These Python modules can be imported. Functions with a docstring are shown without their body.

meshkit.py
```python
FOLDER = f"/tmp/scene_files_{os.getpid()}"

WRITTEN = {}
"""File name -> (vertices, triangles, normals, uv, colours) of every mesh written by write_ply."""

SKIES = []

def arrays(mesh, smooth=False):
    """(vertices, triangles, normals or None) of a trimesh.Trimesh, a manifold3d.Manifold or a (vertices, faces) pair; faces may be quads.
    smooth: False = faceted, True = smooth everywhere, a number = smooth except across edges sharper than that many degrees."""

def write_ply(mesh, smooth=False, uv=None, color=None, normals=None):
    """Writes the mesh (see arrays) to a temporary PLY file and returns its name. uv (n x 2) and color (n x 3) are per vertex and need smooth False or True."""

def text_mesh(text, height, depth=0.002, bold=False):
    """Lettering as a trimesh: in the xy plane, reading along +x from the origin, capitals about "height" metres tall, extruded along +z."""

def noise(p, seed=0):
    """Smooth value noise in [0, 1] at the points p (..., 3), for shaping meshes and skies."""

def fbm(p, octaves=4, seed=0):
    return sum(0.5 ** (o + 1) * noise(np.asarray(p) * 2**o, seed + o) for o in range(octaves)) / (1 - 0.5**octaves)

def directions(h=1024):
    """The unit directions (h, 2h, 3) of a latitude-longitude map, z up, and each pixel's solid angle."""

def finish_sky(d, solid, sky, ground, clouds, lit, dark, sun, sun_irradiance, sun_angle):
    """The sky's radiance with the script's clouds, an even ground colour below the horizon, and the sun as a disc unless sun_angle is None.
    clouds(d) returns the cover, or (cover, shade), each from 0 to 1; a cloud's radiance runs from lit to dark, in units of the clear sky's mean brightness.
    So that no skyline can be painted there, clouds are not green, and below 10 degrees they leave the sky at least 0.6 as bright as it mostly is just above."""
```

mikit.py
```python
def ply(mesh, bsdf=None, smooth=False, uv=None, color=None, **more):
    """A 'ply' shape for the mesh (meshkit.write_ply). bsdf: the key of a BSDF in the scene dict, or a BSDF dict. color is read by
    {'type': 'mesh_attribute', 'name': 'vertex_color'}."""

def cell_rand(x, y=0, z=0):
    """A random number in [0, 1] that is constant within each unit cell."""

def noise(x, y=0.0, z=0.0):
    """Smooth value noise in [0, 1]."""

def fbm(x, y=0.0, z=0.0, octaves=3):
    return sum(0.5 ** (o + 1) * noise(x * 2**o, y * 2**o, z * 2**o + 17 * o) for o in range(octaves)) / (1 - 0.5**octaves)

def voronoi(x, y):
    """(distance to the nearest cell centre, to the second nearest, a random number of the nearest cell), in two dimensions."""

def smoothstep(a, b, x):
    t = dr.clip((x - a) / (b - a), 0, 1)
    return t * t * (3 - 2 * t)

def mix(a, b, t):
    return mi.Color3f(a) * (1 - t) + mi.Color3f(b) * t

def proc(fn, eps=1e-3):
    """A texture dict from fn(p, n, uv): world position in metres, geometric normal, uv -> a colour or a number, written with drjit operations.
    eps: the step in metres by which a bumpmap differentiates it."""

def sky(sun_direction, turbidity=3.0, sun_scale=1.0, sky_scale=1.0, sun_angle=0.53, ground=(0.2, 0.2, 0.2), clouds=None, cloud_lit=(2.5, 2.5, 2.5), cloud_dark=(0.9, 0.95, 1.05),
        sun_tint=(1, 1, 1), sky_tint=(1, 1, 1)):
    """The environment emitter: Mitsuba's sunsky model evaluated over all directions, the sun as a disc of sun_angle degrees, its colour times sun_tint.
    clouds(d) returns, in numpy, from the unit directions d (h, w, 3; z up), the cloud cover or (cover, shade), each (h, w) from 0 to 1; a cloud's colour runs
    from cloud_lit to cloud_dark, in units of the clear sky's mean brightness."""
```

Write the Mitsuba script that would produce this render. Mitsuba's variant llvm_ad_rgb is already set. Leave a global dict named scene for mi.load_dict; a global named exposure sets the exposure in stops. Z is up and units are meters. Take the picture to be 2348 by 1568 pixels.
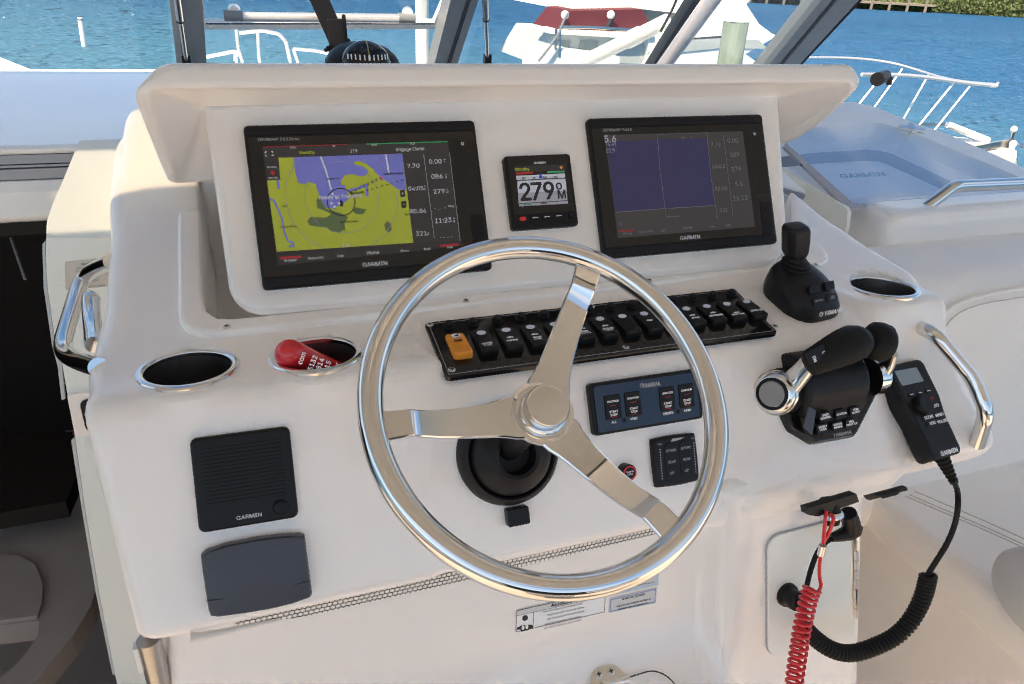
import math, random
import numpy as np, trimesh, mitsuba as mi, drjit as dr
import manifold3d as m3
import shapely, shapely.geometry as sg, shapely.affinity as sa
import mikit, meshkit
from mikit import proc, noise, fbm, mix, smoothstep

random.seed(7); RNG = np.random.default_rng(7)
# ------------------------------------------------------------------ camera, sky, exposure
Z0 = 2.9                                   # eye height above the water; the boat is measured from the eye point
FOC = 1694.6; PW, PH = 2347.0, 1567.8      # focal length and picture size in the units used for laying things out
YAW, PITCH, ROLL = 0.35973, 0.47930, -0.05029
from scipy.spatial.transform import Rotation as Rot
CM = Rot.from_euler('ZXY', [-YAW, -PITCH, ROLL]).as_matrix()   # columns: right, forward, up
T = mi.ScalarTransform4f
eye = np.array([0, 0, Z0]); fwd = CM[:, 1]; upv = CM[:, 2]
scene = {}; labels = {}
scene['camera'] = {'type': 'perspective', 'fov': 2 * math.degrees(math.atan(PW / 2 / FOC)), 'fov_axis': 'x',
                   'near_clip': 0.02, 'far_clip': 3000.0,
                   'to_world': T().look_at(origin=eye.tolist(), target=(eye + fwd).tolist(), up=upv.tolist())}
SUN = (-0.50, -0.52, 0.80)
def cloudfn(d):
    n = meshkit.fbm(d * np.array([3.0, 3.0, 9.0]) + 11.0, 4)
    return np.clip((n - 0.52) * 4, 0, 0.75), np.clip((n - 0.6) * 2, 0, .5)
scene['sky'] = mikit.sky(SUN, turbidity=3.0, clouds=cloudfn, sky_tint=(1.07, 1.0, .93), sun_tint=(1.05, 1.0, .94))
exposure = 2.6

# ------------------------------------------------------------------ layout helpers
def ray(px, py):
    c = np.array([(px - PW / 2) / FOC, 1.0, -(py - PH / 2) / FOC]); return CM @ c
def plane(n, p):
    n = np.asarray(n, float); n = n / np.linalg.norm(n); return n, float(n @ np.asarray(p, float))
def tilt_plane(deg, p):                    # a plane along x, leaning back by deg from upright, facing aft
    t = math.radians(deg); return plane((0, -math.cos(t), math.sin(t)), p)
def at(px, py, pl):
    d = ray(px, py); return d * (pl[1] / (d @ pl[0]))
def ats(pts, pl): return np.array([at(x, y, pl) for x, y in pts])
def atX(px, py, X): d = ray(px, py); return d * (X / d[0])
def atY(px, py, Y): d = ray(px, py); return d * (Y / d[1])
def atZ(px, py, Z): d = ray(px, py); return d * (Z / d[2])
def off(pl, d): return (pl[0], pl[1] + d)
class Frame:
    """a local frame (u right, v up, n out of the surface) on something real"""
    def __init__(s, o, u, n):
        s.o = np.asarray(o, float); n = np.asarray(n, float); n = n / np.linalg.norm(n)
        u = np.asarray(u, float); u = u - n * (u @ n); u = u / np.linalg.norm(u)
        s.u, s.n, s.v = u, n, np.cross(n, u)
    def pt(s, a, b, c=0.0): return s.o + a * s.u + b * s.v + c * s.n
    def loc(s, p): q = np.asarray(p) - s.o; return np.array([q @ s.u, q @ s.v, q @ s.n])
    def put(s, mesh):
        m = mesh.copy(); R = np.stack([s.u, s.v, s.n], 1); m.vertices = np.asarray(m.vertices) @ R.T + s.o; return m
def frame_px(pl, TL, TR, BR, BL):
    q = ats([TL, TR, BR, BL], pl); o = q.mean(0)
    u = (q[1] - q[0] + q[2] - q[3]) / 2; v = (q[0] - q[3] + q[1] - q[2]) / 2
    return Frame(o, u, pl[0]), np.linalg.norm(u), np.linalg.norm(v)

# ------------------------------------------------------------------ scene helpers
used = {}
def key_for(name):
    n = used.get(name, -1) + 1; used[name] = n
    return name if n == 0 else f'{name}_{n:03d}'
def obj(name, mesh, mat, parent=None, smooth=35, label=None, cat=None, group=None, kind=None, normals=None):
    k = key_for((parent + '__' if parent else '') + name)
    if isinstance(mesh, (list, tuple)) and len(mesh) and hasattr(mesh[0], 'vertices'): mesh = trimesh.util.concatenate(list(mesh))
    m = trimesh.Trimesh(np.asarray(mesh.vertices) + [0, 0, Z0], np.asarray(mesh.faces), process=False)
    if normals is not None:
        path = meshkit.write_ply(m, False, None, None, normals=normals)
        scene[k] = {'type': 'ply', 'filename': path, 'face_normals': False, 'bsdf': {'type': 'ref', 'id': mat}}
    else:
        scene[k] = mikit.ply(m, mat, smooth)
    tag(k, label, cat, group, kind)
    return k
def tag(k, label=None, cat=None, group=None, kind=None):
    d = {a: b for a, b in (('label', label), ('category', cat), ('group', group), ('kind', kind)) if b}
    if d: labels[k] = d
def thing(name, label, cat, group=None):
    k = key_for(name); tag(k, label, cat, group); return k

# ------------------------------------------------------------------ shapes
def smax(a, b, k):
    h = np.maximum(k - np.abs(a - b), 0) / k; return np.maximum(a, b) + h * h * k * 0.25
def smin(a, b, k): return -smax(-a, -b, k)
def hull_sdf(points, k):
    from scipy.spatial import ConvexHull
    eq = ConvexHull(np.asarray(points, float)).equations
    u = []
    for e in eq:
        if not any(np.abs(e - w).max() < 2e-3 for w in u): u.append(e)
    def f(P):
        r = None
        for e in u:
            d = P @ e[:3] + e[3]; r = d if r is None else smax(r, d, k)
        return r
    return f
def planes_sdf(pls, k):
    def f(P):
        r = None
        for n, c in pls:
            d = P @ n - c; r = d if r is None else smax(r, d, k)
        return r
    return f
def prism_sdf(poly, fr, d0, d1, k):
    """poly: convex (u, v) outline anticlockwise in frame fr, between heights d0 and d1"""
    poly = np.asarray(poly, float)
    if sg.Polygon(poly).exterior.is_ccw is False: poly = poly[::-1]
    e = np.roll(poly, -1, 0) - poly; n = np.stack([e[:, 1], -e[:, 0]], 1); n /= np.linalg.norm(n, axis=1, keepdims=True)
    c = (n * poly).sum(1)
    def f(P):
        q = P - fr.o; a, b, d = q @ fr.u, q @ fr.v, q @ fr.n; r = None
        for i in range(len(n)):
            x = a * n[i, 0] + b * n[i, 1] - c[i]; r = x if r is None else np.maximum(r, x)
        return smax(r, np.maximum(d - d1, d0 - d), k)
    return f
def nets(f, lo, hi, h, steps=3):
    """surface nets of f = 0, moved onto the surface; returns (mesh, normals)"""
    lo = np.asarray(lo, float); n = np.ceil((np.asarray(hi) - lo) / h).astype(int) + 1
    ax = [lo[i] + np.arange(n[i]) * h for i in range(3)]
    V = np.empty(n, np.float32)
    for i in range(n[0]):
        g = np.empty((n[1], n[2], 3)); g[..., 0] = ax[0][i]; g[..., 1] = ax[1][:, None]; g[..., 2] = ax[2][None]
        V[i] = f(g.reshape(-1, 3)).reshape(n[1], n[2])
    I = V < 0
    c = [I[a:n[0] - 1 + a, b:n[1] - 1 + b, d:n[2] - 1 + d] for a in (0, 1) for b in (0, 1) for d in (0, 1)]
    mixed = np.logical_or.reduce(c) & ~np.logical_and.reduce(c)
    idx = np.argwhere(mixed); ids = np.full(mixed.shape, -1, np.int64); ids[mixed] = np.arange(len(idx))
    acc = np.zeros((len(idx), 3)); cnt = np.zeros(len(idx))
    for a in range(3):
        for o1 in (0, 1):
            for o2 in (0, 1):
                s = np.zeros(3, int); s[(a + 1) % 3] = o1; s[(a + 2) % 3] = o2; t = s.copy(); t[a] = 1
                v0 = V[tuple((idx + s).T)]; v1 = V[tuple((idx + t).T)]; m = (v0 < 0) != (v1 < 0)
                w = np.where(m, v0 / np.where(m, v0 - v1, 1), 0)
                p = s + w[:, None] * (t - s); acc[m] += p[m]; cnt[m] += 1
    P = lo + (idx + acc / cnt[:, None]) * h
    F = []
    for a in range(3):
        b, d = (a + 1) % 3, (a + 2) % 3
        s0 = [slice(None)] * 3; s1 = [slice(None)] * 3; s0[a] = slice(0, -1); s1[a] = slice(1, None)
        ch = I[tuple(s0)] != I[tuple(s1)]; e = np.argwhere(ch)
        ok = (e[:, b] > 0) & (e[:, d] > 0) & (e[:, b] < n[b] - 1) & (e[:, d] < n[d] - 1); e = e[ok]
        ub, ud = np.eye(3, dtype=int)[b], np.eye(3, dtype=int)[d]
        q = np.stack([ids[tuple((e - ub - ud).T)], ids[tuple((e - ud).T)], ids[tuple(e.T)], ids[tuple((e - ub).T)]], 1)
        fl = ~I[tuple(e.T)]; q[fl] = q[fl][:, ::-1]; F.append(q)
    Q = np.vstack(F); tri = np.vstack([Q[:, [0, 1, 2]], Q[:, [0, 2, 3]]])
    ep = 1e-4
    def grad(P): return np.stack([(f(P + ep * np.eye(3)[i]) - f(P - ep * np.eye(3)[i])) / (2 * ep) for i in range(3)], 1)
    for _ in range(steps):
        g = grad(P); st = f(P)[:, None] * g / np.maximum((g * g).sum(1, keepdims=True), .05); L = np.linalg.norm(st, axis=1, keepdims=True)
        P = P - st * np.minimum(1, .6 * h / np.maximum(L, 1e-12))
    g = grad(P); N = g / np.maximum(np.linalg.norm(g, axis=1, keepdims=True), 1e-9)
    return trimesh.Trimesh(P, tri, process=False), N
def sdf_obj(name, f, lo, hi, h, mat, parent=None, **kw):
    m, N = nets(f, lo, hi, h); return obj(name, m, mat, parent, normals=N, **kw)

def rr_loop(w, h, r, n=6):
    """rounded rectangle outline, anticlockwise, 4*(n+1) points"""
    r = min(r, w / 2 - 1e-6, h / 2 - 1e-6); out = []
    for cx, cy, a0 in ((w / 2 - r, h / 2 - r, 0), (-w / 2 + r, h / 2 - r, 90), (-w / 2 + r, -h / 2 + r, 180), (w / 2 - r, -h / 2 + r, 270)):
        for i in range(n + 1):
            a = math.radians(a0 + 90 * i / n); out.append((cx + r * math.cos(a), cy + r * math.sin(a)))
    return np.array(out)
def loft(loops, cap0=True, cap1=True):
    """stack of equal-length closed loops (n,3) -> mesh; caps are fans"""
    L = np.array(loops); k, n, _ = L.shape; V = L.reshape(-1, 3); F = []
    for i in range(k - 1):
        a = i * n + np.arange(n); b = i * n + (np.arange(n) + 1) % n
        F += [np.stack([a, b, b + n], 1), np.stack([a, b + n, a + n], 1)]
    V = list(V)
    if cap0:
        c = len(V); V.append(L[0].mean(0)); a = np.arange(n); F.append(np.stack([np.roll(a, -1), a, np.full(n, c)], 1))
    if cap1:
        c = len(V); V.append(L[-1].mean(0)); a = (k - 1) * n + np.arange(n); F.append(np.stack([a, np.roll(a, -1), np.full(n, c)], 1))
    return trimesh.Trimesh(np.array(V), np.vstack(F), process=False)
def lp(loop, z): return np.c_[loop, np.full(len(loop), z)]
def rbox(w, h, d, r=.004, bev=.002, z=0.0, taper=0.0, segs=3, n=6):
    """plate with rounded corners and a rounded front edge, back at z, front at z+d"""
    Ls = [lp(rr_loop(w, h, r, n), z)]
    for i in range(segs + 1):
        a = math.pi / 2 * i / segs; ins = bev * (1 - math.cos(a)); zz = z + d - bev + bev * math.sin(a)
        t = taper * (zz - z) / d
        Ls.append(lp(rr_loop(w - 2 * ins - 2 * t, h - 2 * ins - 2 * t, max(r - ins, 2e-4), n), zz))
    return loft(Ls)
def poly_plate(poly, d, z=0.0, bev=0.0):
    """a flat piece of any outline (shapely polygon or points), back at z, front at z + d"""
    p = poly if hasattr(poly, 'geom_type') else sg.Polygon(poly)
    p = p.buffer(0); ms = []
    for g in (p.geoms if hasattr(p, 'geoms') else [p]):
        if g.is_empty or g.area < 1e-9: continue
        m = trimesh.creation.extrude_polygon(g, d, engine='earcut'); m.apply_translation([0, 0, z]); ms.append(m)
    return trimesh.util.concatenate(ms)
def move(m, x=0, y=0, z=0): m = m.copy(); m.apply_translation([x, y, z]); return m
def lathe(prof, n=40):
    """profile (r, z) from bottom to top round the z axis"""
    prof = np.asarray(prof, float); a = np.arange(n) * 2 * np.pi / n
    shut = np.abs(prof[0] - prof[-1]).max() < 1e-9
    return loft([np.stack([r * np.cos(a), r * np.sin(a), np.full(n, z)], 1) for r, z in prof], cap0=prof[0, 0] > 1e-6 and not shut, cap1=prof[-1, 0] > 1e-6 and not shut)
def spline(pts, n=60, closed=False):
    from scipy.interpolate import CubicSpline
    p = np.asarray(pts, float)
    if closed: p = np.vstack([p, p[:1]])
    t = np.r_[0, np.cumsum(np.linalg.norm(np.diff(p, axis=0), axis=1) ** .5)]
    return CubicSpline(t, p, bc_type='periodic' if closed else 'natural')(np.linspace(0, t[-1], n))
def fillet_path(pts, r, n=8):
    """a polyline with rounded corners of radius r"""
    p = np.asarray(pts, float); out = [p[0]]
    for i in range(1, len(p) - 1):
        a, b = p[i - 1] - p[i], p[i + 1] - p[i]; la, lb = np.linalg.norm(a), np.linalg.norm(b); a, b = a / la, b / lb
        rr = r[i - 1] if hasattr(r, '__len__') else r
        th = math.acos(np.clip(a @ b, -1, 1)); t = min(rr / math.tan(th / 2), .49 * la, .49 * lb); R = t * math.tan(th / 2)
        c = p[i] + (a + b) / np.linalg.norm(a + b) * R / math.sin(th / 2); s, e = p[i] + a * t - c, p[i] + b * t - c
        w = math.acos(np.clip(s @ e / (R * R), -1, 1))
        for j in range(n + 1):
            q = j / n; out.append(c + (math.sin((1 - q) * w) * s + math.sin(q * w) * e) / max(math.sin(w), 1e-9))
    out.append(p[-1]); return np.array(out)
def tube(path, r, n=14, caps=True, flat=1.0, up=None):
    """round bar along a path (parallel transport); r a number or one per point; flat squashes one axis"""
    p = np.asarray(path, float); rr = np.broadcast_to(r, (len(p),))
    t = np.gradient(p, axis=0); t /= np.linalg.norm(t, axis=1, keepdims=True) + 1e-12
    a = np.cross(t[0], [0, 0, 1.0] if up is None else up); a = np.cross(t[0], [1.0, 0, 0]) if np.linalg.norm(a) < 1e-3 else a; a /= np.linalg.norm(a)
    Ls = []; ang = np.arange(n) * 2 * np.pi / n
    for i in range(len(p)):
        a = a - t[i] * (a @ t[i]); a /= np.linalg.norm(a); b = np.cross(t[i], a)
        Ls.append(p[i] + rr[i] * (np.cos(ang)[:, None] * a + flat * np.sin(ang)[:, None] * b))
    return loft(Ls, caps, caps)
def bar(a, b, r, n=12): return tube(np.array([a, b]), r, n)
def box(w, d, h, c=(0, 0, 0)): m = trimesh.creation.box((w, d, h)); m.apply_translation(c); return m
def slab(corners, thick, n):
    """thick quad/polygon: corners on the front face, extruded back along -n"""
    c = np.asarray(corners, float); n = np.asarray(n, float) / np.linalg.norm(n)
    a = np.cross(c[1] - c[0], c[2] - c[0])
    if a @ n < 0: c = c[::-1]
    return loft([c - n * thick, c])
def text(s, h, fr, x, y, z=0.0, bold=False, align='c', depth=.0004, ang=0.0, sx=1.0):
    m = meshkit.text_mesh(s, h, depth, bold); b = m.bounds; w = b[1, 0] - b[0, 0]
    m.apply_translation([-b[0, 0] - (w / 2 if align == 'c' else w if align == 'r' else 0), 0, 0])
    m.apply_scale([sx, 1, 1])
    if ang: m.apply_transform(trimesh.transformations.rotation_matrix(ang, [0, 0, 1]))
    m.apply_translation([x, y, z]); return fr.put(m)

# ------------------------------------------------------------------ materials
def mat(name, col, rough=.4, metal=0.0, coat=0.0, spec=.5, two=True, **kw):
    d = {'type': 'principled', 'base_color': {'type': 'rgb', 'value': list(col)} if not isinstance(col, dict) else col, 'roughness': rough, 'metallic': metal, 'specular': spec}
    if coat: d['clearcoat'] = coat; d['clearcoat_gloss'] = .96
    d.update(kw); scene[name] = {'type': 'twosided', 'bsdf': d} if two else d
def gel(c, amp=.03, sc=2.3):
    def fn(p, n, uv):
        v = fbm(p.x * sc, p.y * sc, p.z * sc, 3); w = noise(p.x * 260, p.y * 260, p.z * 260)
        s = smoothstep(.965, .995, w) * .10
        return mi.Color3f(*c) * (1 - amp + 2 * amp * v) * (1 - s)
    return proc(fn)
mat('gelcoat', gel((.80, .757, .71), .012), .15, coat=1.0)
mat('gelcoat_cream', gel((.74, .70, .60)), .3, coat=.5)
mat('gelcoat_white', gel((.80, .80, .79)), .3, coat=.5)
mat('door_board', gel((.76, .77, .72)), .38)
mat('recess_grey', gel((.70, .655, .60)), .4)
mat('roof_lining', gel((.58, .57, .55), .05), .6)
mat('deck_floor', gel((.47, .42, .36), .08), .6)
mat('black_plastic', (.007, .007, .008), .34, spec=.22)
mat('black_satin', (.009, .009, .011), .44, spec=.22)
mat('black_rubber', (.008, .008, .008), .6, spec=.2)
mat('black_gloss', (.005, .005, .006), .08, spec=.35, coat=.35)
mat('grey_plastic', (.040, .043, .055), .38)
mat('dark_hole', (.006, .006, .006), .8)
mat('chrome', (.73, .725, .71), .012, metal=1.0)
mat('steel', (.70, .69, .66), .16, metal=1.0)
mat('white_print', (.85, .85, .85), .5)
mat('grey_print', (.35, .35, .37), .5)
mat('red_plastic', (.55, .012, .02), .22, coat=.7)
mat('orange_plastic', (.72, .27, .03), .35)
mat('yellow_print', (.75, .62, .05), .5)
mat('mullion_grey', (.20, .225, .25), .35, coat=.3)
mat('white_paint', (.80, .80, .78), .3, coat=.4)
mat('vinyl', gel((.78, .735, .68), .03, 9), .5)
mat('red_print', (.55, .02, .02), .5)
#<m
mat('panel_white', gel((.70, .74, .71)), .38); mat('clear_plastic', (.42, .45, .47), .25, coat=.5); mat('track_grey', (.30, .34, .40), .3, metal=.5)
mat('label_worn', (.50, .48, .43), .5); mat('label_ink', (.14, .17, .22), .5); mat('label_blue_grey', (.13, .22, .36), .5)
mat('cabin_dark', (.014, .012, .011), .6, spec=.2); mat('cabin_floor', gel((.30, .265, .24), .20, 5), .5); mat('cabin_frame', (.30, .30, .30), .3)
mat('steel_dark', (.42, .40, .38), .2, metal=1.0); mat('grey_vinyl', (.42, .43, .44), .5); mat('stitch', (.46, .42, .37), .7)
mat('tray_white', gel((.80, .81, .83)), .4); mat('gasket_mauve', (.36, .33, .34), .4); mat('cover_grey', (.24, .26, .30), .4); mat('cover_white', (.82, .83, .85), .4)
mat('mullion_light', (.36, .38, .40), .35, coat=.3); mat('mullion_dark', (.035, .04, .05), .4); mat('brass_line', (.35, .33, .10), .4)
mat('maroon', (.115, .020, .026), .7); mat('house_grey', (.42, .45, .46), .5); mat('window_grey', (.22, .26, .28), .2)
mat('bank_soil', (.12, .13, .08), .9); mat('dock_wood', (.20, .185, .16), .85)
mat('leaf_far', (.12, .16, .055), .6); mat('leaf_far_b', (.10, .14, .05), .6)
mat('seat_dark', (.03, .03, .034), .5)
mat('cap_grey', (.24, .24, .24), .45); mat('rail_steel', (.80, .80, .80), .30, metal=.7)
mat('lilac_grey', (.40, .40, .45), .4)
#m>
scene['glass_pane'] = {'type': 'thindielectric', 'specular_transmittance': {'type': 'rgb', 'value': [.87, .95, .975]}}
scene['acrylic'] = {'type': 'thindielectric', 'int_ior': 1.75, 'specular_transmittance': {'type': 'rgb', 'value': [.92, .94, .96]}}

# ------------------------------------------------------------------ the helm's main planes
T1 = math.radians(28.956)
SCR = tilt_plane(28.956, np.array([.16760, 1.03612, -.31835]))      # fronts of the chartplotters
P0 = np.array([0, 1.036, -.3183]); VS = np.array([0, math.sin(T1), math.cos(T1)]); NS = np.array([0, -math.cos(T1), math.sin(T1)])
def S(X, v, d=0.0): return P0 + np.array([X, 0, 0]) + v * VS + d * NS
SHELF = tilt_plane(80, np.array([0, .954, -.470]))
PLAT = tilt_plane(95, np.array([0, .894, -.478])); SLOPE = tilt_plane(78, np.array([0, .945, -.4825]))
FRONT = tilt_plane(28.4, at(700, 910, SHELF))
POD = tilt_plane(46, np.array([0, .83, -.535]))
DOOR = tilt_plane(18, np.array([0, .665, -.75]))
KNEE = tilt_plane(18, np.array([0, .725, -.73]))

# ------------------------------------------------------------------ helm console
helm = thing('helm_console', 'cream white moulded fibreglass helm console with a hooded screen panel', 'helm console')
def b_left():
    p, q, r = np.array([-.212, .896, -.478]), np.array([-.184, .688, -.713]), np.array([-.222, 1.25, -.41])
    n = np.cross(q - p, r - p); n = n / np.linalg.norm(n); n = n if n[0] < 0 else -n; return (n, n @ p)
LEFTP = b_left()
common_ = [FRONT, plane((0, 0, -1), (0, 0, -.738)), plane((0, 1, 0), (0, 1.6, 0)), plane((0, -.35, -.93), (0, .70, -.735))]
main = planes_sdf([SHELF, plane((1, 0, 0), (.90, .9, -.48)), plane((-1, -.25, .3), (.192, .90, -.48))] + common_, .028)      # the raised block under the switches
left_flat = planes_sdf([off(PLAT, -.001), LEFTP, plane((1, .25, -.3), (.205, .90, -.48))] + common_, .024)
left_slope = planes_sdf([SLOPE, LEFTP, plane((1, .25, -.3), (.205, .90, -.48)), plane((0, -.9, .1), (0, .90, -.5)), plane((0, 0, -1), (0, 0, -.6)), plane((0, 1, 0), (0, 1.6, 0))], .034)
right = planes_sdf([SLOPE, plane((1, 0, -.06), (1.10, .9, -.48)), plane((-1, 0, 0), (.87, 0, 0)), plane((0, 0, -1), (0, 0, -.60)), plane((0, 1, 0), (0, 1.6, 0)), plane((0, -.97, .25), (0, .93, -.48))], .02)
pedestal = planes_sdf([off(PLAT, -.001), tilt_plane(24, (0, .826, -.480)), plane((-1, -.25, .35), (.925, .86, -.488)), plane((1, 0, -.06), (1.10, .9, -.48)), plane((0, 0, -1), (0, 0, -.62)), plane((0, 1, 0), (0, 1.2, 0))], .022)
should = hull_sdf([(x, y, z) for x in (-.205, .86) for y, z in ((1.27, -.46), (1.345, -.36), (1.45, -.27), (1.62, -.25), (1.62, -.46))], .08)
pod = planes_sdf([POD, off(SHELF, -.034), plane((1, 0, .34), (1.135, .74, -.61)), plane((-1, -.30, .75), (.672, .72, -.61)), plane((0, -1, .05), (0, .668, -.67)), plane((0, -.25, -.97), (0, .67, -.722)), plane((0, 1, 0), (0, 1.1, 0))], .055)
RF = Frame(at(1000, 690, SHELF), (1, 0, 0), SHELF[0])
ring_in = np.array([RF.loc(at(x, y, SHELF))[:2] for x, y in [(462, 449), (466, 690), (475, 720), (500, 736), (545, 736), (1700, 612), (1790, 598), (1815, 575), (1812, 420)]])
cav = prism_sdf(ring_in, RF, -.16, .30, .01)
cups = []
def cup_cut(px, py):
    o = at(px, py, PLAT); n = PLAT[0]
    def f(P):
        q = P - o; z = q @ n; r = np.sqrt(np.maximum((q * q).sum(1) - z * z, 0)); return np.maximum(r - .0535, -z - .10)
    cups.append(o); return f
cutters = [cup_cut(432, 846), cup_cut(725, 813), cup_cut(2022, 659)]
def console(P):
    d = smin(main(P), smin(left_flat(P), left_slope(P), .03), .012)
    d = smin(d, should(P), .045)
    d = smin(d, right(P), .012)
    d = smin(d, smin(pod(P), pedestal(P), .03), .06)
    d = smax(d, -cav(P), .008)
    for o in cups:
        q_ = P - o; z_ = q_ @ PLAT[0]; r_ = np.sqrt(np.maximum((q_ * q_).sum(1) - z_ * z_, 0)); d = smin(d, smax(smax(r_ - .066, z_ + .0105, .006), -z_ - .03, .004), .016)
    for c in cutters: d = np.maximum(d, -c(P))
    return d
sdf_obj('body', console, (-.27, .60, -.78), (1.20, 1.66, -.20), .0075, 'gelcoat', helm)

# hood
hood_out = hull_sdf([S(-.080, .168, .086), S(.972, .169, .086), S(-.119, .128, .086), S(.992, .130, .086), S(-.108, .055, -.09), S(.985, .10, -.09),
                     S(-.05, .05, -.05), S(.93, .05, -.05), (-.14, 1.62, -.255), (1.0, 1.62, -.255), (-.1, 1.55, -.36), (.97, 1.55, -.36)], .012)
hood_in = hull_sdf([S(-.105, .132, .10), S(.971, .134, .10), S(-.045, .147, -.02), S(.89, .149, -.02), S(-.095, .045, -.10), S(.956, .085, -.10),
                    S(-.028, -.06, -.02), S(.878, -.06, -.02), S(-.10, -.20, .12), S(.97, -.20, .12)], .006)
sdf_obj('hood', lambda P: smax(hood_out(P), -hood_in(P), .006), (-.2, .90, -.42), (1.06, 1.66, -.08), .0045, 'gelcoat', helm)
# screen panel
PF = Frame(S(.42, 0, -.012), (1, 0, 0), NS)
def corner_arc(poly, i, r, n=7):
    p = [np.array([*q, 0.0]) for q in poly]; a = fillet_path([p[i - 1], p[i], p[(i + 1) % len(p)]], r, n)[1:-1, :2]; return a
pp = [PF.loc(at(x, y, off(SCR, -.012)))[:2] for x, y in [(465, 236), (1787, 203), (1813, 604), (533, 729)]]
pan = np.vstack([[pp[0]], [pp[1]], corner_arc(pp, 2, .055), corner_arc(pp, 3, .045)])
sdf_obj('screen_panel', prism_sdf(pan, PF, -.022, 0, .014), PF.pt(-.52, -.20, -.05) - [0, .05, .1], PF.pt(.52, .19, .0) + [0, .1, .06], .004, 'gelcoat', helm)
fb = Frame(S(.43, -.06, -.14), (1, 0, 0), NS); obj('screen_pod', fb.put(rbox(.80, .36, .20, .02, .005, -.10)), 'gelcoat', helm)
# raised trim ring round the recess
ring_o = [RF.loc(at(x, y, SHELF))[:2] for x, y in [(408, 452), (410, 779), (1912, 606), (1872, 556)]]
ro = np.vstack([[ring_o[0]], corner_arc(ring_o, 1, .05), corner_arc(ring_o, 2, .05), [ring_o[3]]])
ring_a, ring_b = prism_sdf(ro, RF, -.01, .0065, .008), prism_sdf(ring_in, RF, -.05, .1, .004)
sdf_obj('recess_trim', lambda P: smax(ring_a(P), -ring_b(P), .006), RF.pt(-.45, -.12, -.02) - [0, .02, .02], RF.pt(.95, .42, .02) + [0, 0, .02], .004, 'gelcoat', helm)

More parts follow.
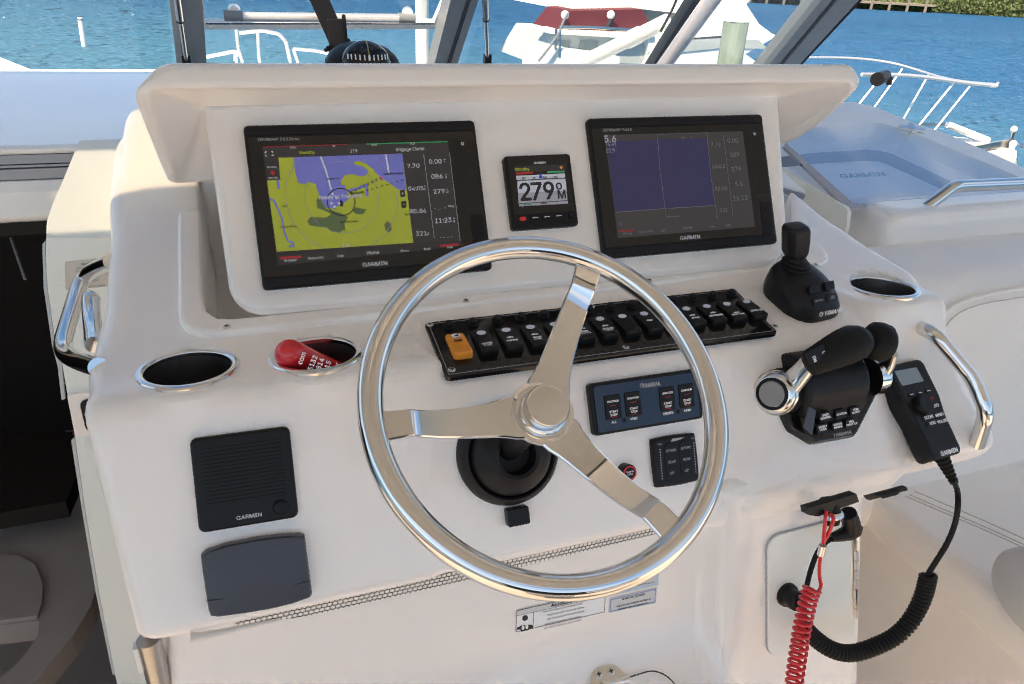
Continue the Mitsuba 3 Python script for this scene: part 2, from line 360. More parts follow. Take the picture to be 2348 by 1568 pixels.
# lower part: knee recess between the left end and the door panel
XO = at(1640, 1250, DOOR)[0]; XL = at(368, 1500, KNEE)[0]; XR = at(1987, 1300, DOOR)[0]
low_r = planes_sdf([DOOR, plane((-1, .12, 0), (XO, .6, -.8)), plane((1, 0, 0), (XR, 0, 0)), plane((0, 0, 1), (0, 0, -.66)), plane((0, 0, -1), (0, 0, -1.75)), plane((0, 1, 0), (0, .98, 0))], .03)
low_k = planes_sdf([KNEE, plane((-1, 0, 0), (XL, 0, 0)), plane((1, 0, 0), (XO + .012, 0, 0)), plane((0, 0, 1), (0, 0, -.70)), plane((0, 0, -1), (0, 0, -1.75)), plane((0, 1, 0), (0, .98, 0))], .03)
TOE = tilt_plane(62, at(1350, 1505, KNEE))
toe = planes_sdf([off(TOE, -.010), plane((-1, 0, 0), (XL, 0, 0)), plane((1, 0, 0), (XO + .012, 0, 0)), plane((0, 0, -1), (0, 0, -1.75)), plane((0, 1, 0), (0, .95, 0)), plane((0, -1, 0), (0, .42, 0))], .03)
sdf_obj('lower_body', lambda P: smin(smin(low_r(P), low_k(P), .04), toe(P), .045), (-.26, .36, -1.22), (1.05, 1.0, -.60), .0075, 'gelcoat', helm)

#<2
# ------------------------------------------------------------------ tiles used when reading positions
def q(r, c): return lambda x, y: (c * 586.75 + x / 4, r * 391.95 + y / 4)
q01, q02, q11, q12, q13, q20, q21, q22, q23, q30, q31, q32, q33 = q(0, 1), q(0, 2), q(1, 1), q(1, 2), q(1, 3), q(2, 0), q(2, 1), q(2, 2), q(2, 3), q(3, 0), q(3, 1), q(3, 2), q(3, 3)
def q5(x, y): return 938.8 + x * .3749, 645.4 + y * .3749
mat('lcd_dark', (.030, .030, .034), .25, coat=.3); mat('lcd_bar', (.022, .022, .026), .25, coat=.3)
mat('lcd_land', (.43, .49, .045), .3); mat('lcd_water', (.185, .205, .62), .3); mat('lcd_marsh', (.11, .16, .065), .3)
mat('lcd_violet', (.034, .031, .118), .22, coat=.3); mat('lcd_grey', (.052, .050, .054), .22, coat=.3)
mat('lcd_text', (.68, .70, .74), .5); mat('lcd_dim', (.24, .24, .27), .5); mat('lcd_yellow', (.62, .66, .06), .5); mat('lcd_red', (.42, .02, .025), .4)
mat('lcd_green', (.04, .40, .14), .4); mat('lcd_white', (.62, .64, .72), .4); mat('lcd_silver', (.40, .41, .46), .4); mat('lcd_black', (.012, .012, .014), .4)
mat('lcd_blue', (.03, .07, .55), .4); mat('lcd_line', (.30, .30, .50), .5); mat('lcd_orange', (.7, .3, .03), .4); mat('lcd_magenta', (.6, .12, .5), .4)

class Panel:
    """flat things laid on a device's front: everything is given where it is on the device"""
    def __init__(s, pl, corners, lift=0.0):
        s.pl = off(pl, lift) if lift else pl; s.f, s.w, s.h = frame_px(s.pl, *corners)
        s.mpp = s.w / math.hypot(corners[1][0] - corners[0][0], corners[1][1] - corners[0][1])
    def uv(s, p): return s.f.loc(at(p[0], p[1], s.pl))[:2]
    def poly(s, pts): return sg.Polygon([s.uv(p) for p in pts]).buffer(0)
    def shape(s, name, mats, geo, parent, z=.0003, d=.0003, **kw):
        gs = [g for g in getattr(geo, 'geoms', [geo]) if g.area > 1e-9]
        if len(gs) > 6: return obj(name, s.f.put(poly_plate(geo, d, z)), mats, parent, smooth=False, kind='stuff', **kw)
        ks = [obj(name, s.f.put(poly_plate(g, d, z)), mats, parent, smooth=False, **kw) for g in gs]; return ks[0]
    def line(s, pts, wpx): return sg.LineString([s.uv(p) for p in pts]).buffer(wpx * s.mpp / 2, cap_style='flat')
    def txt(s, t, p, hpx, z=.0009, **kw): x, y = s.uv(p); return text(t, hpx * s.mpp, s.f, x, y - hpx * s.mpp / 2, z, **kw)
    def words(s, name, mats, items, parent, z=.0009, **kw): return obj(name, [s.txt(t, p, h, z, **kw) for t, p, h in items], mats, parent, smooth=False)

def bezel_parts(k, p, depth, r, bev=.004, mats='black_plastic'):
    obj('housing', p.f.put(rbox(p.w, p.h, depth, r, bev, -depth)), mats, k)

# ------------------------------------------------------------------ left chartplotter
k = thing('chartplotter', 'black chartplotter showing a yellow and blue chart, behind the top of the wheel', 'chartplotter')
p = Panel(SCR, [(555.5, 286), (1088.5, 275), (1129.5, 618), (603.5, 666)])
bezel_parts(k, p, .021, .007)
W_, H_ = p.w, p.h
obj('glass_front', p.f.put(rbox(W_ - .008, H_ - .034, .0012, .003, .0008, -.0002)), 'black_gloss', k)
for s in (1, -1): obj('trim_cap', p.f.put(move(rbox(W_ - .005, .0125, .002, .004, .0014, -.0004), 0, s * (H_ / 2 - .0088))), 'black_satin', k)
z = .0011
obj('card_door', p.f.put(move(rbox(.020, .062, .0014, .002, .0006, z - .0004), *p.uv(q11(2040, 590)))), 'black_plastic', k)
scr = obj('screen', p.f.put(poly_plate(p.poly([q01(58, 1346), q01(1757, 1296), q11(1885, 690), q11(200, 870)]), .0004, z)), 'lcd_dark', k, smooth=False)
mp = p.poly([q01(205, 1450), q01(1340, 1412), q11(1441, 660), q11(190, 742), q11(100, 85), q01(215, 1568 + 80)])
z1, z2, z3, z4 = z + .0005, z + .0008, z + .0011, z + .0015
p.shape('chart_land', 'lcd_land', mp, scr, z1)
water = p.poly([q01(345, 1440), q01(1340, 1412), q11(1377, 182), q11(1290, 165), q11(1215, 110), q11(1130, 50), q11(1080, 10), q11(1050, -30), q11(1020, 20), q11(1000, 48), q11(950, 50), q11(880, 32), q11(815, 40), q11(775, 95), q11(780, 130), q11(812, 135), q11(826, 190), q11(860, 250), q11(800, 300), q11(740, 330), q11(640, 345), q11(600, 270), q11(560, 170), q11(545, 120), q11(480, 105), q11(440, 125), q11(385, 108), q11(355, 0)])
water = water.difference(p.poly([q01(890, 1490), q01(940, 1478), q01(1010, 1505), q01(1080, 1560), q01(1110, 1640), q01(1060, 1600), q01(980, 1530), q01(905, 1512)]))
water = water.union(p.line([q11(120, 255), q11(165, 275), q11(200, 350), q11(235, 430), q11(260, 560), q11(290, 640), q11(345, 665), q11(340, 695), q11(300, 690)], 4)).union(p.line([q11(195, 60), q11(210, 165)], 5)).union(p.line([q11(830, 190), q11(940, 160), q11(1010, 130), q11(1020, 235)], 6)).union(p.line([q11(640, 300), q11(730, 350)], 4)).intersection(mp)
p.shape('chart_water', 'lcd_water', water, scr, z2)
marsh = p.poly([q11(590, 225), q11(555, 270), q11(560, 340), q11(640, 370), q11(690, 400), q11(640, 430), q11(500, 425), q11(470, 460), q11(490, 500), q11(580, 515), q11(650, 520), q11(700, 560), q11(770, 567), q11(800, 540), q11(822, 567), q11(810, 480), q11(845, 430), q11(780, 390), q11(680, 360), q11(640, 350), q11(600, 280)])
marsh = marsh.union(p.poly([q11(885, 365), q11(910, 335), q11(1010, 355), q11(980, 402), q11(910, 395)])).union(p.poly([q11(1175, 490), q11(1200, 462), q11(1235, 485), q11(1243, 540), q11(1215, 568), q11(1185, 545)]))
p.shape('chart_marsh', 'lcd_marsh', marsh, scr, z2)
def ring(c, rx, wpx):
    cc = p.uv(c); r = rx * p.mpp; return sg.Point(cc).buffer(r, 48).difference(sg.Point(cc).buffer(r - wpx * p.mpp, 48))
p.shape('compass_ring', 'lcd_black', ring(q11(780, 287), 32, 2.2), scr, z3)
p.shape('range_ring', 'lcd_line', ring(q11(790, 245), 125, .9).union(ring(q11(790, 245), 82, .7)).intersection(mp), scr, z3)
dash = []
for a, b, n in ((q11(870, 190), q11(1165, 48), 16), (q11(860, 205), q11(1170, 62), 16), (q11(870, 225), q11(1370, 78), 22)):
    for i in range(n):
        if i % 2 == 0:
            t0, t1 = i / n, (i + 1) / n; dash.append(p.line([(a[0] + (b[0] - a[0]) * t, a[1] + (b[1] - a[1]) * t) for t in (t0, t1)], 1.8))
p.shape('chart_tracks', 'lcd_black', shapely.union_all(dash), scr, z3)
p.shape('chart_channel', 'lcd_white', shapely.union_all([p.line([q01(592, 1440), q01(640, 1568), q11(690, 180)], 3.6), p.line([q01(1187, 1420), q11(1215, 20)], 3.6)] + [sg.Point(p.uv(q11(x, y))).buffer(3 * p.mpp) for x, y in ((700, 215), (735, 250), (690, 300), (760, 300), (720, 330))]), scr, z3)
p.shape('chart_mark', 'lcd_magenta', ring(q11(1147, 70), 4.6, 2.2), scr, z3)
p.shape('boat_mark', 'lcd_black', p.poly([q11(778, 265), q11(795, 285), q11(797, 325), q11(770, 325), q11(768, 285)]), scr, z3)
p.shape('dark_tile', 'lcd_bar', p.poly([q01(75, 1465), q01(207, 1460), q11(222, 82), q11(95, 90)]).union(p.poly([q11(190, 745), q11(1870, 640), q11(1883, 690), q11(200, 868)])), scr, z2)
p.shape('zoom_button', 'lcd_bar', p.poly([q11(1318, 180), q11(1360, 176), q11(1366, 238), q11(1322, 242)]).union(p.poly([q11(1328, 282), q11(1374, 278), q11(1378, 335), q11(1352, 345), q11(1332, 338)])), scr, z3)
p.shape('heading_line', 'lcd_red', p.line([q01(60, 1352), q01(840, 1330)], 1.6).union(p.poly([q11(215, 790), q11(415, 778), q11(417, 800), q11(217, 812)])).union(p.poly([q11(1683, 678), q11(1855, 664), q11(1858, 684), q11(1685, 698)])).union(sg.Point(p.uv(q11(153, 22))).buffer(5 * p.mpp)), scr, z3)
p.shape('heading_line', 'lcd_green', p.line([q01(1010, 1326), q01(1755, 1302)], 2.2), scr, z3)
p.shape('column_line', 'lcd_silver', p.line([q01(1535, 1420), q11(1632, 622)], .9).union(p.line([q01(1770, 1400), q11(1868, 640)], .9)), scr, z3)
p.words('digits', 'lcd_text', [('7.70', q01(1440, 1525), 10), ('0.00', q01(1640, 1485), 10.5), ('086', q11(1655, 52), 11), ('04:05', q11(1462, 163), 9.5), ('279', q11(1675, 190), 11), ('R0.86', q11(1485, 370), 10), ('11:23', q11(1712, 456), 11), ('321', q11(1513, 575), 10), ('mpg', q11(1782, 323), 5), ('- . - -', q11(1683, 343), 7), ('- - - -', q11(1740, 610), 7)] +
        [('m', q01(1725, 1465), 4), ('h', q01(1725, 1490), 4), ('o', q11(1735, 35), 4), ('M', q11(1738, 62), 4), ('o', q11(1750, 172), 4), ('M', q11(1753, 200), 4), ('P', q11(1543, 148), 4), ('M', q11(1543, 172), 4), ('A', q11(1810, 438), 4), ('M', q11(1812, 466), 4), ('o', q11(1570, 562), 4), ('M', q11(1572, 585), 4)], scr, z4)
p.words('captions', 'lcd_text', [('Engage Circle', q01(1410, 1371), 7.6), ('279', q01(893, 1390), 7), ('255', q01(335, 1356), 5), ('W', q01(713, 1345), 5), ('265', q01(1078, 1333), 5), ('300', q01(1430, 1322), 4.4), ('Engage', q11(317, 818), 5.5), ('Waypoints', q11(545, 798), 5), ('Info', q11(772, 780), 5.2), ('Home', q11(1070, 750), 7.6), ('Menu', q11(1358, 733), 5.2), ('Mark', q11(1567, 717), 5.2), ('SOS', q11(1772, 701), 5), ('Standby', q01(146, 1536), 4), ('Stop Pan', q11(160, 66), 3.6), ('+', q11(1340, 207), 8), ('-', q11(1352, 311), 8), ('3/4', q11(820, 685), 8)], scr, z4)
p.words('message', 'lcd_white', [('Ready to Transmit', q11(772, 238), 8.2)], scr, z4, bold=True)
p.words('place_names', 'lcd_black', [('Minnow Creek', q11(850, 467), 4.2), ('Curlew Creek', q11(295, 513), 4.2), ('TARR', q11(262, 329), 3.6), ('Markers Prix', q11(700, 74), 3.6), ("MARKER'S MARINA", q11(1262, 28), 3.8), ('Smith Bayou', q11(925, 203), 4), ('Ozo', q11(1385, 402), 4.2)], scr, z4)
p.words('mode_text', 'lcd_yellow', [('Standby', q01(468, 1403), 6.4)], scr, z4)
p.shape('corner_mark', 'lcd_text', shapely.union_all([p.poly([q01(*a), q01(*b), q01(*c)]) for a, b, c in (((80, 1395), (105, 1394), (82, 1412)), ((135, 1393), (155, 1391), (157, 1408)), ((82, 1422), (84, 1438), (104, 1437)), ((160, 1418), (160, 1434), (138, 1436)))]), scr, z4)
p.words('lettering', 'lcd_text', [('GARMIN', q11(1090, 853), 9.0)], k, z + .0002, sx=1.15)
p.words('model_text', 'grey_print', [('GPSMAP 7612xsv', q01(210, 1279), 6.0)], k, z + .0002, sx=1.25)
obj('power_button', p.f.put(move(lathe([(.0035, 0), (.0035, .0006), (.003, .001)], 20), *p.uv(q01(1890, 1322)), z)), 'black_satin', k)
p.shape('power_mark', 'lcd_text', sg.Point(p.uv(q01(1890, 1322))).buffer(.0022).difference(sg.Point(p.uv(q01(1890, 1322))).buffer(.0013)), k, z + .0012)

# ------------------------------------------------------------------ right chartplotter
k = thing('chartplotter', 'black chartplotter with a plain dark violet screen, nearest the windshield corner post', 'chartplotter')
p = Panel(SCR, [(1346.5, 271), (1747.5, 260), (1783.5, 558.5), (1386, 592.5)])
bezel_parts(k, p, .021, .007)
W_, H_ = p.w, p.h
obj('glass_front', p.f.put(rbox(W_ - .008, H_ - .034, .0012, .003, .0008, -.0002)), 'black_gloss', k)
for s in (1, -1): obj('trim_cap', p.f.put(move(rbox(W_ - .005, .0125, .002, .004, .0014, -.0004), 0, s * (H_ / 2 - .0088))), 'black_satin', k)
obj('card_door', p.f.put(move(rbox(.020, .062, .0014, .002, .0006, z - .0004), *p.uv(q12(2330, 445)))), 'black_plastic', k)
scr = obj('screen', p.f.put(poly_plate(p.poly([q02(845, 1240), q02(2110, 1205), q12(2224, 512), q12(968, 616)]), .0004, z)), 'lcd_grey', k, smooth=False)
p.shape('sonar_view', 'lcd_violet', p.poly([q02(865, 1300), q02(1785, 1268), q12(1860, 317), q12(940, 382)]), scr, z1)
p.shape('scale_line', 'lcd_dim', shapely.union_all([p.line([q02(1325, 1240), q02(1350, 1568), q12(1410, 440)], .7), p.line([q02(1780, 1220), q02(1810, 1568), q12(1875, 440)], .7), p.line([q02(1930, 1240), q12(2018, 410)], .7), p.line([q12(940, 382), q12(1405, 347)], .8), p.line([q12(1425, 346), q12(1860, 318)], .8), p.line([q02(1325, 1236), q02(1780, 1222)], .5)]), scr, z3)
p.shape('tab_mark', 'lcd_red', p.poly([q12(975, 552), q12(1120, 541), q12(1121, 552), q12(977, 563)]), scr, z3)
p.words('digits', 'lcd_white', [('5.6', q02(893, 1277), 13)], scr, z4)
p.words('figures', 'lcd_silver', [('76.41', q02(900, 1325), 6.5), ('12.9', q02(895, 1386), 7), ('- - - - -', q02(910, 1364), 4)], scr, z4)
p.words('captions', 'lcd_dim', [('7.70', q02(1857, 1330), 8), ('0.00', q02(2015, 1294), 9), ('089', q02(2030, 1423), 9), ('04:02', q02(1885, 1529), 8), ('279', q12(2045, -15), 9), ('5.6', q12(2068, 122), 9), ('R0.86', q12(1908, 164), 8), ('11:23', q12(2082, 250), 9.5), ('321', q12(1932, 362), 8), ('Home', q12(1604, 522), 6), ('Menu', q12(1820, 512), 4), ('Mark', q12(1973, 499), 4), ('Info', q12(1383, 546), 4), ('Waypoints', q12(1217, 556), 4.4), ('Engage', q12(1047, 573), 4.4), ('-', q02(1485, 1266), 5), ('+', q02(1632, 1260), 5), ('Auto', q02(1560, 1264), 3.6), ('1', q02(1330, 1361), 3.4), ('2', q02(1345, 1485), 3.4), ('3', q12(1362, 40), 3.4), ('4', q12(1377, 165), 3.4), ('5', q12(1391, 290), 3.4), ('Depth Sonar', q12(1465, 420), 3.4), ('II', q12(985, 487), 6)], scr, z4)
p.words('lettering', 'lcd_text', [('GARMIN', q12(1628, 610), 7.2)], k, z + .0002, sx=1.15)
p.words('model_text', 'grey_print', [('GPSMAP 7612', q02(965, 1193), 5.2)], k, z + .0002, sx=1.25)
obj('power_button', p.f.put(move(lathe([(.0035, 0), (.0035, .0006), (.003, .001)], 20), *p.uv(q02(2216, 1232)), z)), 'black_satin', k)
p.shape('power_mark', 'lcd_text', sg.Point(p.uv(q02(2216, 1232))).buffer(.0022).difference(sg.Point(p.uv(q02(2216, 1232))).buffer(.0013)), k, z + .0012)

# ------------------------------------------------------------------ heading display
k = thing('heading_display', 'small square black display reading 279 in large digits between the chartplotters', 'autopilot display')
p = Panel(SCR, [(1153, 357), (1308.5, 352), (1325.5, 516.5), (1176.5, 529)])
bezel_parts(k, p, .020, .006, .003)
obj('glass_front', p.f.put(move(rbox(p.w - .010, p.h * .77, .001, .003, .0006, -.0002), 0, p.h * .09)), 'black_gloss', k)
scr = p.shape('screen', 'lcd_silver', p.poly([q12(48, 92), q12(487, 70), q12(507, 270), q12(58, 298)]), k, .0009)
p.shape('white_field', 'lcd_white', p.poly([q12(46, 96), q12(487, 74), q12(498, 180), q12(52, 205)]), scr, .0013)
p.shape('header', 'lcd_bar', p.poly([q02(22, 1528), q02(492, 1508), q12(30, 0), q12(30, 0)]).union(p.poly([q02(22, 1528), q02(492, 1508), q12(480, 0), q12(30, 12)])), scr, .0009)
p.shape('port_band', 'lcd_red', p.poly([q12(32, 16), q12(190, 6), q12(192, 26), q12(34, 36)]), scr, .0009)
p.shape('starboard_band', 'lcd_green', p.poly([q12(320, 2), q12(478, -5), q12(480, 14), q12(322, 22)]), scr, .0009)
p.shape('heading_scale', 'lcd_white', p.poly([q12(35, 46), q12(480, 24), q12(486, 62), q12(40, 84)]), scr, .0009)
p.shape('heading_arrow', 'lcd_blue', p.poly([q12(258, 18), q12(280, 66), q12(240, 70)]), scr, .0013)
p.words('digits', 'lcd_black', [('2', q12(118, 193), 37), ('7', q12(222, 187), 37), ('9', q12(335, 181), 37), ('M', q12(452, 214), 18), ('o', q12(425, 131), 19)], scr, .0017, bold=True)
p.shape('soft_keys', 'lcd_silver', p.poly([q12(62, 304), q12(508, 276), q12(512, 300), q12(65, 326)]), scr, .0009)
p.words('key_words', 'lcd_black', [('Menu', q12(290, 297), 4), ('255', q12(103, 68), 4), ('285', q12(300, 62), 4), ('300', q12(395, 57), 4), ('W', q12(200, 66), 4)], scr, .0017)
p.words('key_words', 'lcd_green', [('Heading', q12(137, 308), 4)], scr, .0017)
p.words('mode_text', 'lcd_yellow', [('Standby', q02(90, 1553), 6.4)], scr, .0014)
p.shape('status_dot', 'lcd_orange', sg.Point(p.uv(q02(448, 1538))).buffer(3.3 * p.mpp), scr, .0014)
p.words('lettering', 'lcd_text', [('GARMIN', q02(252, 1494), 4.4)], k, .0010, bold=True, sx=1.1)
obj('standby_button', p.f.put(move(rbox(.011, .0065, .002, .003, .001), *p.uv(q12(98, 440)))), 'red_plastic', k)
for x, y in ((210, 431), (317, 422), (425, 413)):
    b = obj('key', p.f.put(move(rbox(.0145, .0068, .002, .003, .001), *p.uv(q12(x, y)))), 'black_satin', k)
    p.shape('key_mark', 'lcd_text', p.line([q12(x - 26, y + 1), q12(x + 26, y - 2)], 1.6), b, .0021)
obj('knob', p.f.put(move(lathe([(.0046, 0), (.0046, .002), (.0038, .003)], 20), *p.uv(q12(538, 408)))), 'black_plastic', k)

# ------------------------------------------------------------------ switch panel
k = thing('switch_panel', 'long black panel with a row of rocker switches below the screens', 'switch panel')
p = Panel(SHELF, [(970.5, 741), (1677, 660.5), (1790, 762), (1025.5, 863)], .0055)
obj('plate', p.f.put(rbox(p.w, p.h, .0075, .006, .0012, -.0075)), 'black_gloss', k)
o_ = sa.scale(sg.box(-p.w / 2, -p.h / 2, p.w / 2, p.h / 2), 1, 1).buffer(-.0045, join_style='mitre'); p.shape('edge_line', 'grey_print', o_.difference(o_.buffer(-.0008, join_style='mitre')), k, .0001, .0002)
u0, v0 = p.uv(q5(300, 400)); u1, v1 = p.uv(q5(2088, 183)); bu0, bv0 = p.uv(q5(238, 275)); bu1, bv1 = p.uv(q5(1968, 82))
sw_text = ['HORN', 'WATER\nPUMP', 'WIPERS', 'BILGE\nPUMP', 'COCKPIT\nLIGHTS', 'DECK\nLIGHTS', 'ANCHOR\nLIGHT', '', '', '', 'SPARE', 'ACCESSORY', 'ELEC\nTRIM TABS', 'WINDLASS']
two_ovals = (2, 3, 5, 6, 8, 10, 11)
for i in range(14):
    t = i / 13; cu, cv = u0 + (u1 - u0) * t, (v0 + v1) / 2
    b = obj('breaker', p.f.put(move(lathe([(.0085, 0), (.0085, .002), (.006, .0025), (.006, .0075), (.0048, .009)], 18), bu0 + (bu1 - bu0) * t, (bv0 + bv1) / 2)), 'black_satin', k)
    orange = i == 0
    Ls = []
    for zz, w_, h_ in ((-.001, .0272, .0535), (.0032, .0272, .0535)): Ls.append(lp(rr_loop(w_, h_, .005), zz))
    for w_, h_, a in ((.0266, .0525, .0062), (.0245, .049, .0074), (.019, .041, .0079)):
        L = lp(rr_loop(w_, h_, .005), 0); yy = L[:, 1] / .027; L[:, 2] = a - .0016 + .0052 * np.maximum(-yy, 0) ** 1.2 + .0012 * yy * yy - .0014 * np.maximum(yy, 0); Ls.append(L)
    rk = obj('rocker_switch', p.f.put(move(loft(Ls), cu, cv)), 'orange_plastic' if orange else 'black_plastic', k, label='orange horn rocker' if orange else None)
    fr = Frame(p.f.pt(cu, cv, .0062), p.f.u, p.f.n)
    def oval(dv, a, b_, zz): m = poly_plate(sa.scale(sg.Point(0, 0).buffer(1, 24), a, b_), .0007); m.apply_translation([0, dv, zz]); return fr.put(m)
    obj('lens', oval(.0165, .0066, .0046, .0013), 'lcd_white', rk, smooth=False)
    if i in two_ovals: obj('lens', oval(-.002, .0052, .0018, .0016), 'lcd_white', rk, smooth=False)
    if sw_text[i]:
        ms = [text(s_, .0030, fr, 0, (-.0125 if not orange else .003) - .0046 * j, .0030 if not orange else .002, depth=.0012) for j, s_ in enumerate(sw_text[i].split('\n'))]
        obj('lettering', ms, 'white_print' if not orange else 'lcd_black', rk, smooth=False)
    if orange: obj('horn_mark', [fr.put(poly_plate(sg.Polygon([(-.004, .0155), (-.001, .0165), (.003, .0185), (.003, .0135), (-.001, .0152), (-.004, .0150)]), .0006, .0021))], 'lcd_black', rk, smooth=False)
def screw(parent, o, n, r=.0042, name='screw'):
    f = Frame(o, (1, 0, 0), n); s_ = obj(name, f.put(lathe([(r, 0), (r, .0006), (r * .7, .0014), (0, .0016)], 18)), 'steel', parent)
    obj('slot', f.put(trimesh.util.concatenate([box(r * 1.1, r * .28, .0004, (0, 0, .0016)), box(r * .28, r * 1.1, .0004, (0, 0, .0017))])), 'dark_hole', s_, smooth=False)
for x, y in ((123, 263), (258, 540), (2232, 275), (1113, 152), (1322, 400)): u_, v_ = p.uv(q5(x, y)); screw(k, p.f.pt(u_, v_, 0), p.f.n, .0052)
for x, y in ((519, 749), (1068, 689), (1488, 643), (1870, 607)): screw(helm, at(x, y, off(SHELF, .0064)), SHELF[0], .0052)

# ------------------------------------------------------------------ cup holders and the red float
mat('cup_dark', (.22, .21, .2), .35, metal=1.0)
cup_labels = ['empty steel cup holder at the far left end of the helm shelf', 'steel cup holder with a red float lying in it', 'steel cup holder on the shelf beside the joystick']
for i, o in enumerate(cups):
    f = Frame(o, (1, 0, 0), PLAT[0]); k = thing('cup_holder', cup_labels[i], 'cup holder', 'steel cup holders let into the helm')
    obj('rim', f.put(lathe([(.0515, -.010), (.0605, -.010), (.061, -.0005), (.0615, .001), (.0605, .0028), (.058, .0040), (.055, .0040), (.0525, .003), (.0510, .0008), (.0508, -.010), (.0515, -.010)], 64)), 'chrome', k)
    obj('cup', f.put(lathe([(0, -.088), (.044, -.088), (.047, -.084), (.0508, -.004), (.0526, -.004), (.0495, -.090), (0, -.092)], 48)), 'cup_dark', k)
f = Frame(cups[1], (1, 0, 0), PLAT[0])
k = thing('float', 'red plastic float with white print leaning in a cup holder', 'float')
A, B = at(663, 810, off(PLAT, .014)), at(760, 846, off(PLAT, -.030)); d_ = (B - A) / np.linalg.norm(B - A); L_ = .125
ts = np.array([0, .003, .008, .015, .022, .03, .05, .075, .1, L_]); rs = np.array([.006, .0125, .0165, .0185, .0185, .0178, .016, .0145, .0135, .012])
A0 = A - d_ * .016
obj('body', tube(A0 + d_ * ts[:, None], rs, 24), 'red_plastic', k)
fr = Frame(A0, d_, -ray(690, 815)); fl = fr
for s_, x_, y_ in (('com', .027, -.004), ('5132', .040, -.005), ('1814', .049, -.005), ('1815', .058, -.005), ('6 BAY', .070, -.005)):
    m = meshkit.text_mesh(s_, .0058, .0003, True); m.apply_scale([1, 1, 1]); m.vertices = m.vertices @ np.array([[0, -1, 0], [1, 0, 0], [0, 0, 1.0]]).T[:, :] ; b = m.bounds
    m.apply_translation([x_ - b[0, 0], y_ - (b[0, 1] + b[1, 1]) / 2 + .004, 0]); v = m.vertices.copy(); rad = np.interp(v[:, 0], ts, rs) + .0003; m.vertices[:, 2] = np.sqrt(np.maximum(rad ** 2 - v[:, 1] ** 2, 1e-8)) + v[:, 2]
    obj('lettering', fr.put(m), 'white_print', k, smooth=False)

# ------------------------------------------------------------------ steering wheel
WT = math.radians(52.0); wc = np.array([.2669, .5858, -.3987]); WN = np.array([0, -math.cos(WT), math.sin(WT)])
WF = Frame(wc, (1, 0, 0), WN)
k = thing('steering_wheel', 'polished stainless steering wheel with three flat spokes', 'steering wheel')
a = np.arange(160) * 2 * np.pi / 160
ringp = np.stack([.1825 * np.cos(a), .1825 * np.sin(a), 0 * a], 1)
def rim_loop(i):
    th = np.arange(24) * 2 * np.pi / 24; c, s_ = math.cos(a[i]), math.sin(a[i]); Lr = []
    for t_ in th:
        r_ = .0125 * (1 - (.08 + .07 * math.cos(46 * a[i])) * (max(0, -math.sin(t_)) ** 2) * (0.6 + .4 * math.cos(t_)))   # finger grips on the under side
        Lr.append(((.1825 + r_ * math.cos(t_)) * c, (.1825 + r_ * math.cos(t_)) * s_, r_ * math.sin(t_)))
    return np.array(Lr)
a = np.arange(276) * 2 * np.pi / 276
obj('rim', WF.put(loft([rim_loop(i % 276) for i in range(277)][::-1], False, False)), 'chrome', k, smooth=50)
rr_ = np.array([.172, .165, .146, .1445, .142, .135, .125, .112, .098, .084, .070, .056, .044, .034, .022, .012, 0.0])
zz_ = np.array([.001, .001, .000, -.0005, -.003, -.008, -.0135, -.0195, -.0245, -.0285, -.0315, -.0335, -.0345, -.035, -.035, -.035, -.035])
hw_ = np.array([.0145, .0142, .0135, .0135, .0136, .0139, .0143, .0150, .0156, .0163, .0172, .0185, .0205, .0235, .025, .025, .025])
for dg in (60, 180, -60):
    ca, sa_ = math.cos(math.radians(dg)), math.sin(math.radians(dg)); Ls = []
    for r_, z_, w_ in zip(rr_, zz_, hw_):
        tk = .0045; sec = []
        for y_, dz in ((-w_ + .0012, 0), (w_ - .0012, 0), (w_, -.0010), (w_ + .0004, -tk + .001), (w_ - .001, -tk), (-w_ + .001, -tk), (-w_ - .0004, -tk + .001), (-w_, -.0010)):
            crown = 0; sec.append((r_ * ca - y_ * sa_, r_ * sa_ + y_ * ca, z_ + dz + crown))
        Ls.append(np.array(sec))
    obj('spoke', WF.put(loft(Ls[::-1])), 'chrome', k, smooth=28)
obj('hub', WF.put(lathe([(0, -.052), (.020, -.052), (.034, -.046), (.036, -.0385), (.0355, -.0352), (.031, -.0345), (.0305, -.0335), (0, -.0335)], 56)), 'chrome', k, smooth=30)
obj('cap_nut', WF.put(lathe([(.026, -.034), (.0265, -.031), (.0255, -.029), (.0235, -.028), (.0235, -.0145), (.0225, -.0125), (.0205, -.0118), (0, -.0112)], 56)), 'chrome', k, smooth=30)
# helm mount behind it
k = thing('tilt_helm_mount', 'round black ball mount behind the steering wheel hub', 'steering mount')
MF = Frame(at(1163, 1036, FRONT), (1, 0, 0), FRONT[0])
obj('flange', MF.put(lathe([(.071, -.002), (.0715, .003), (.069, .012), (.064, .020), (.0605, .022), (.058, .020), (.058, .0), (0, 0)], 64)), 'black_satin', k)
obj('socket', MF.put(lathe([(.0585, .004), (.0575, .014), (.053, .027), (.046, .037), (.036, .044), (.030, .046), (.0255, .044), (.024, .020), (0, .018)], 64)), 'black_satin', k)
e_ = wc - WN * .045; obj('shaft', bar(e_, MF.pt(.0, .002, .0), .016, 24), 'black_plastic', k)
fr = Frame(at(1182, 1180, FRONT), (1, 0, 0), FRONT[0]); obj('tilt_lever', fr.put(rbox(.031, .024, .014, .003, .002)), 'black_plastic', k)

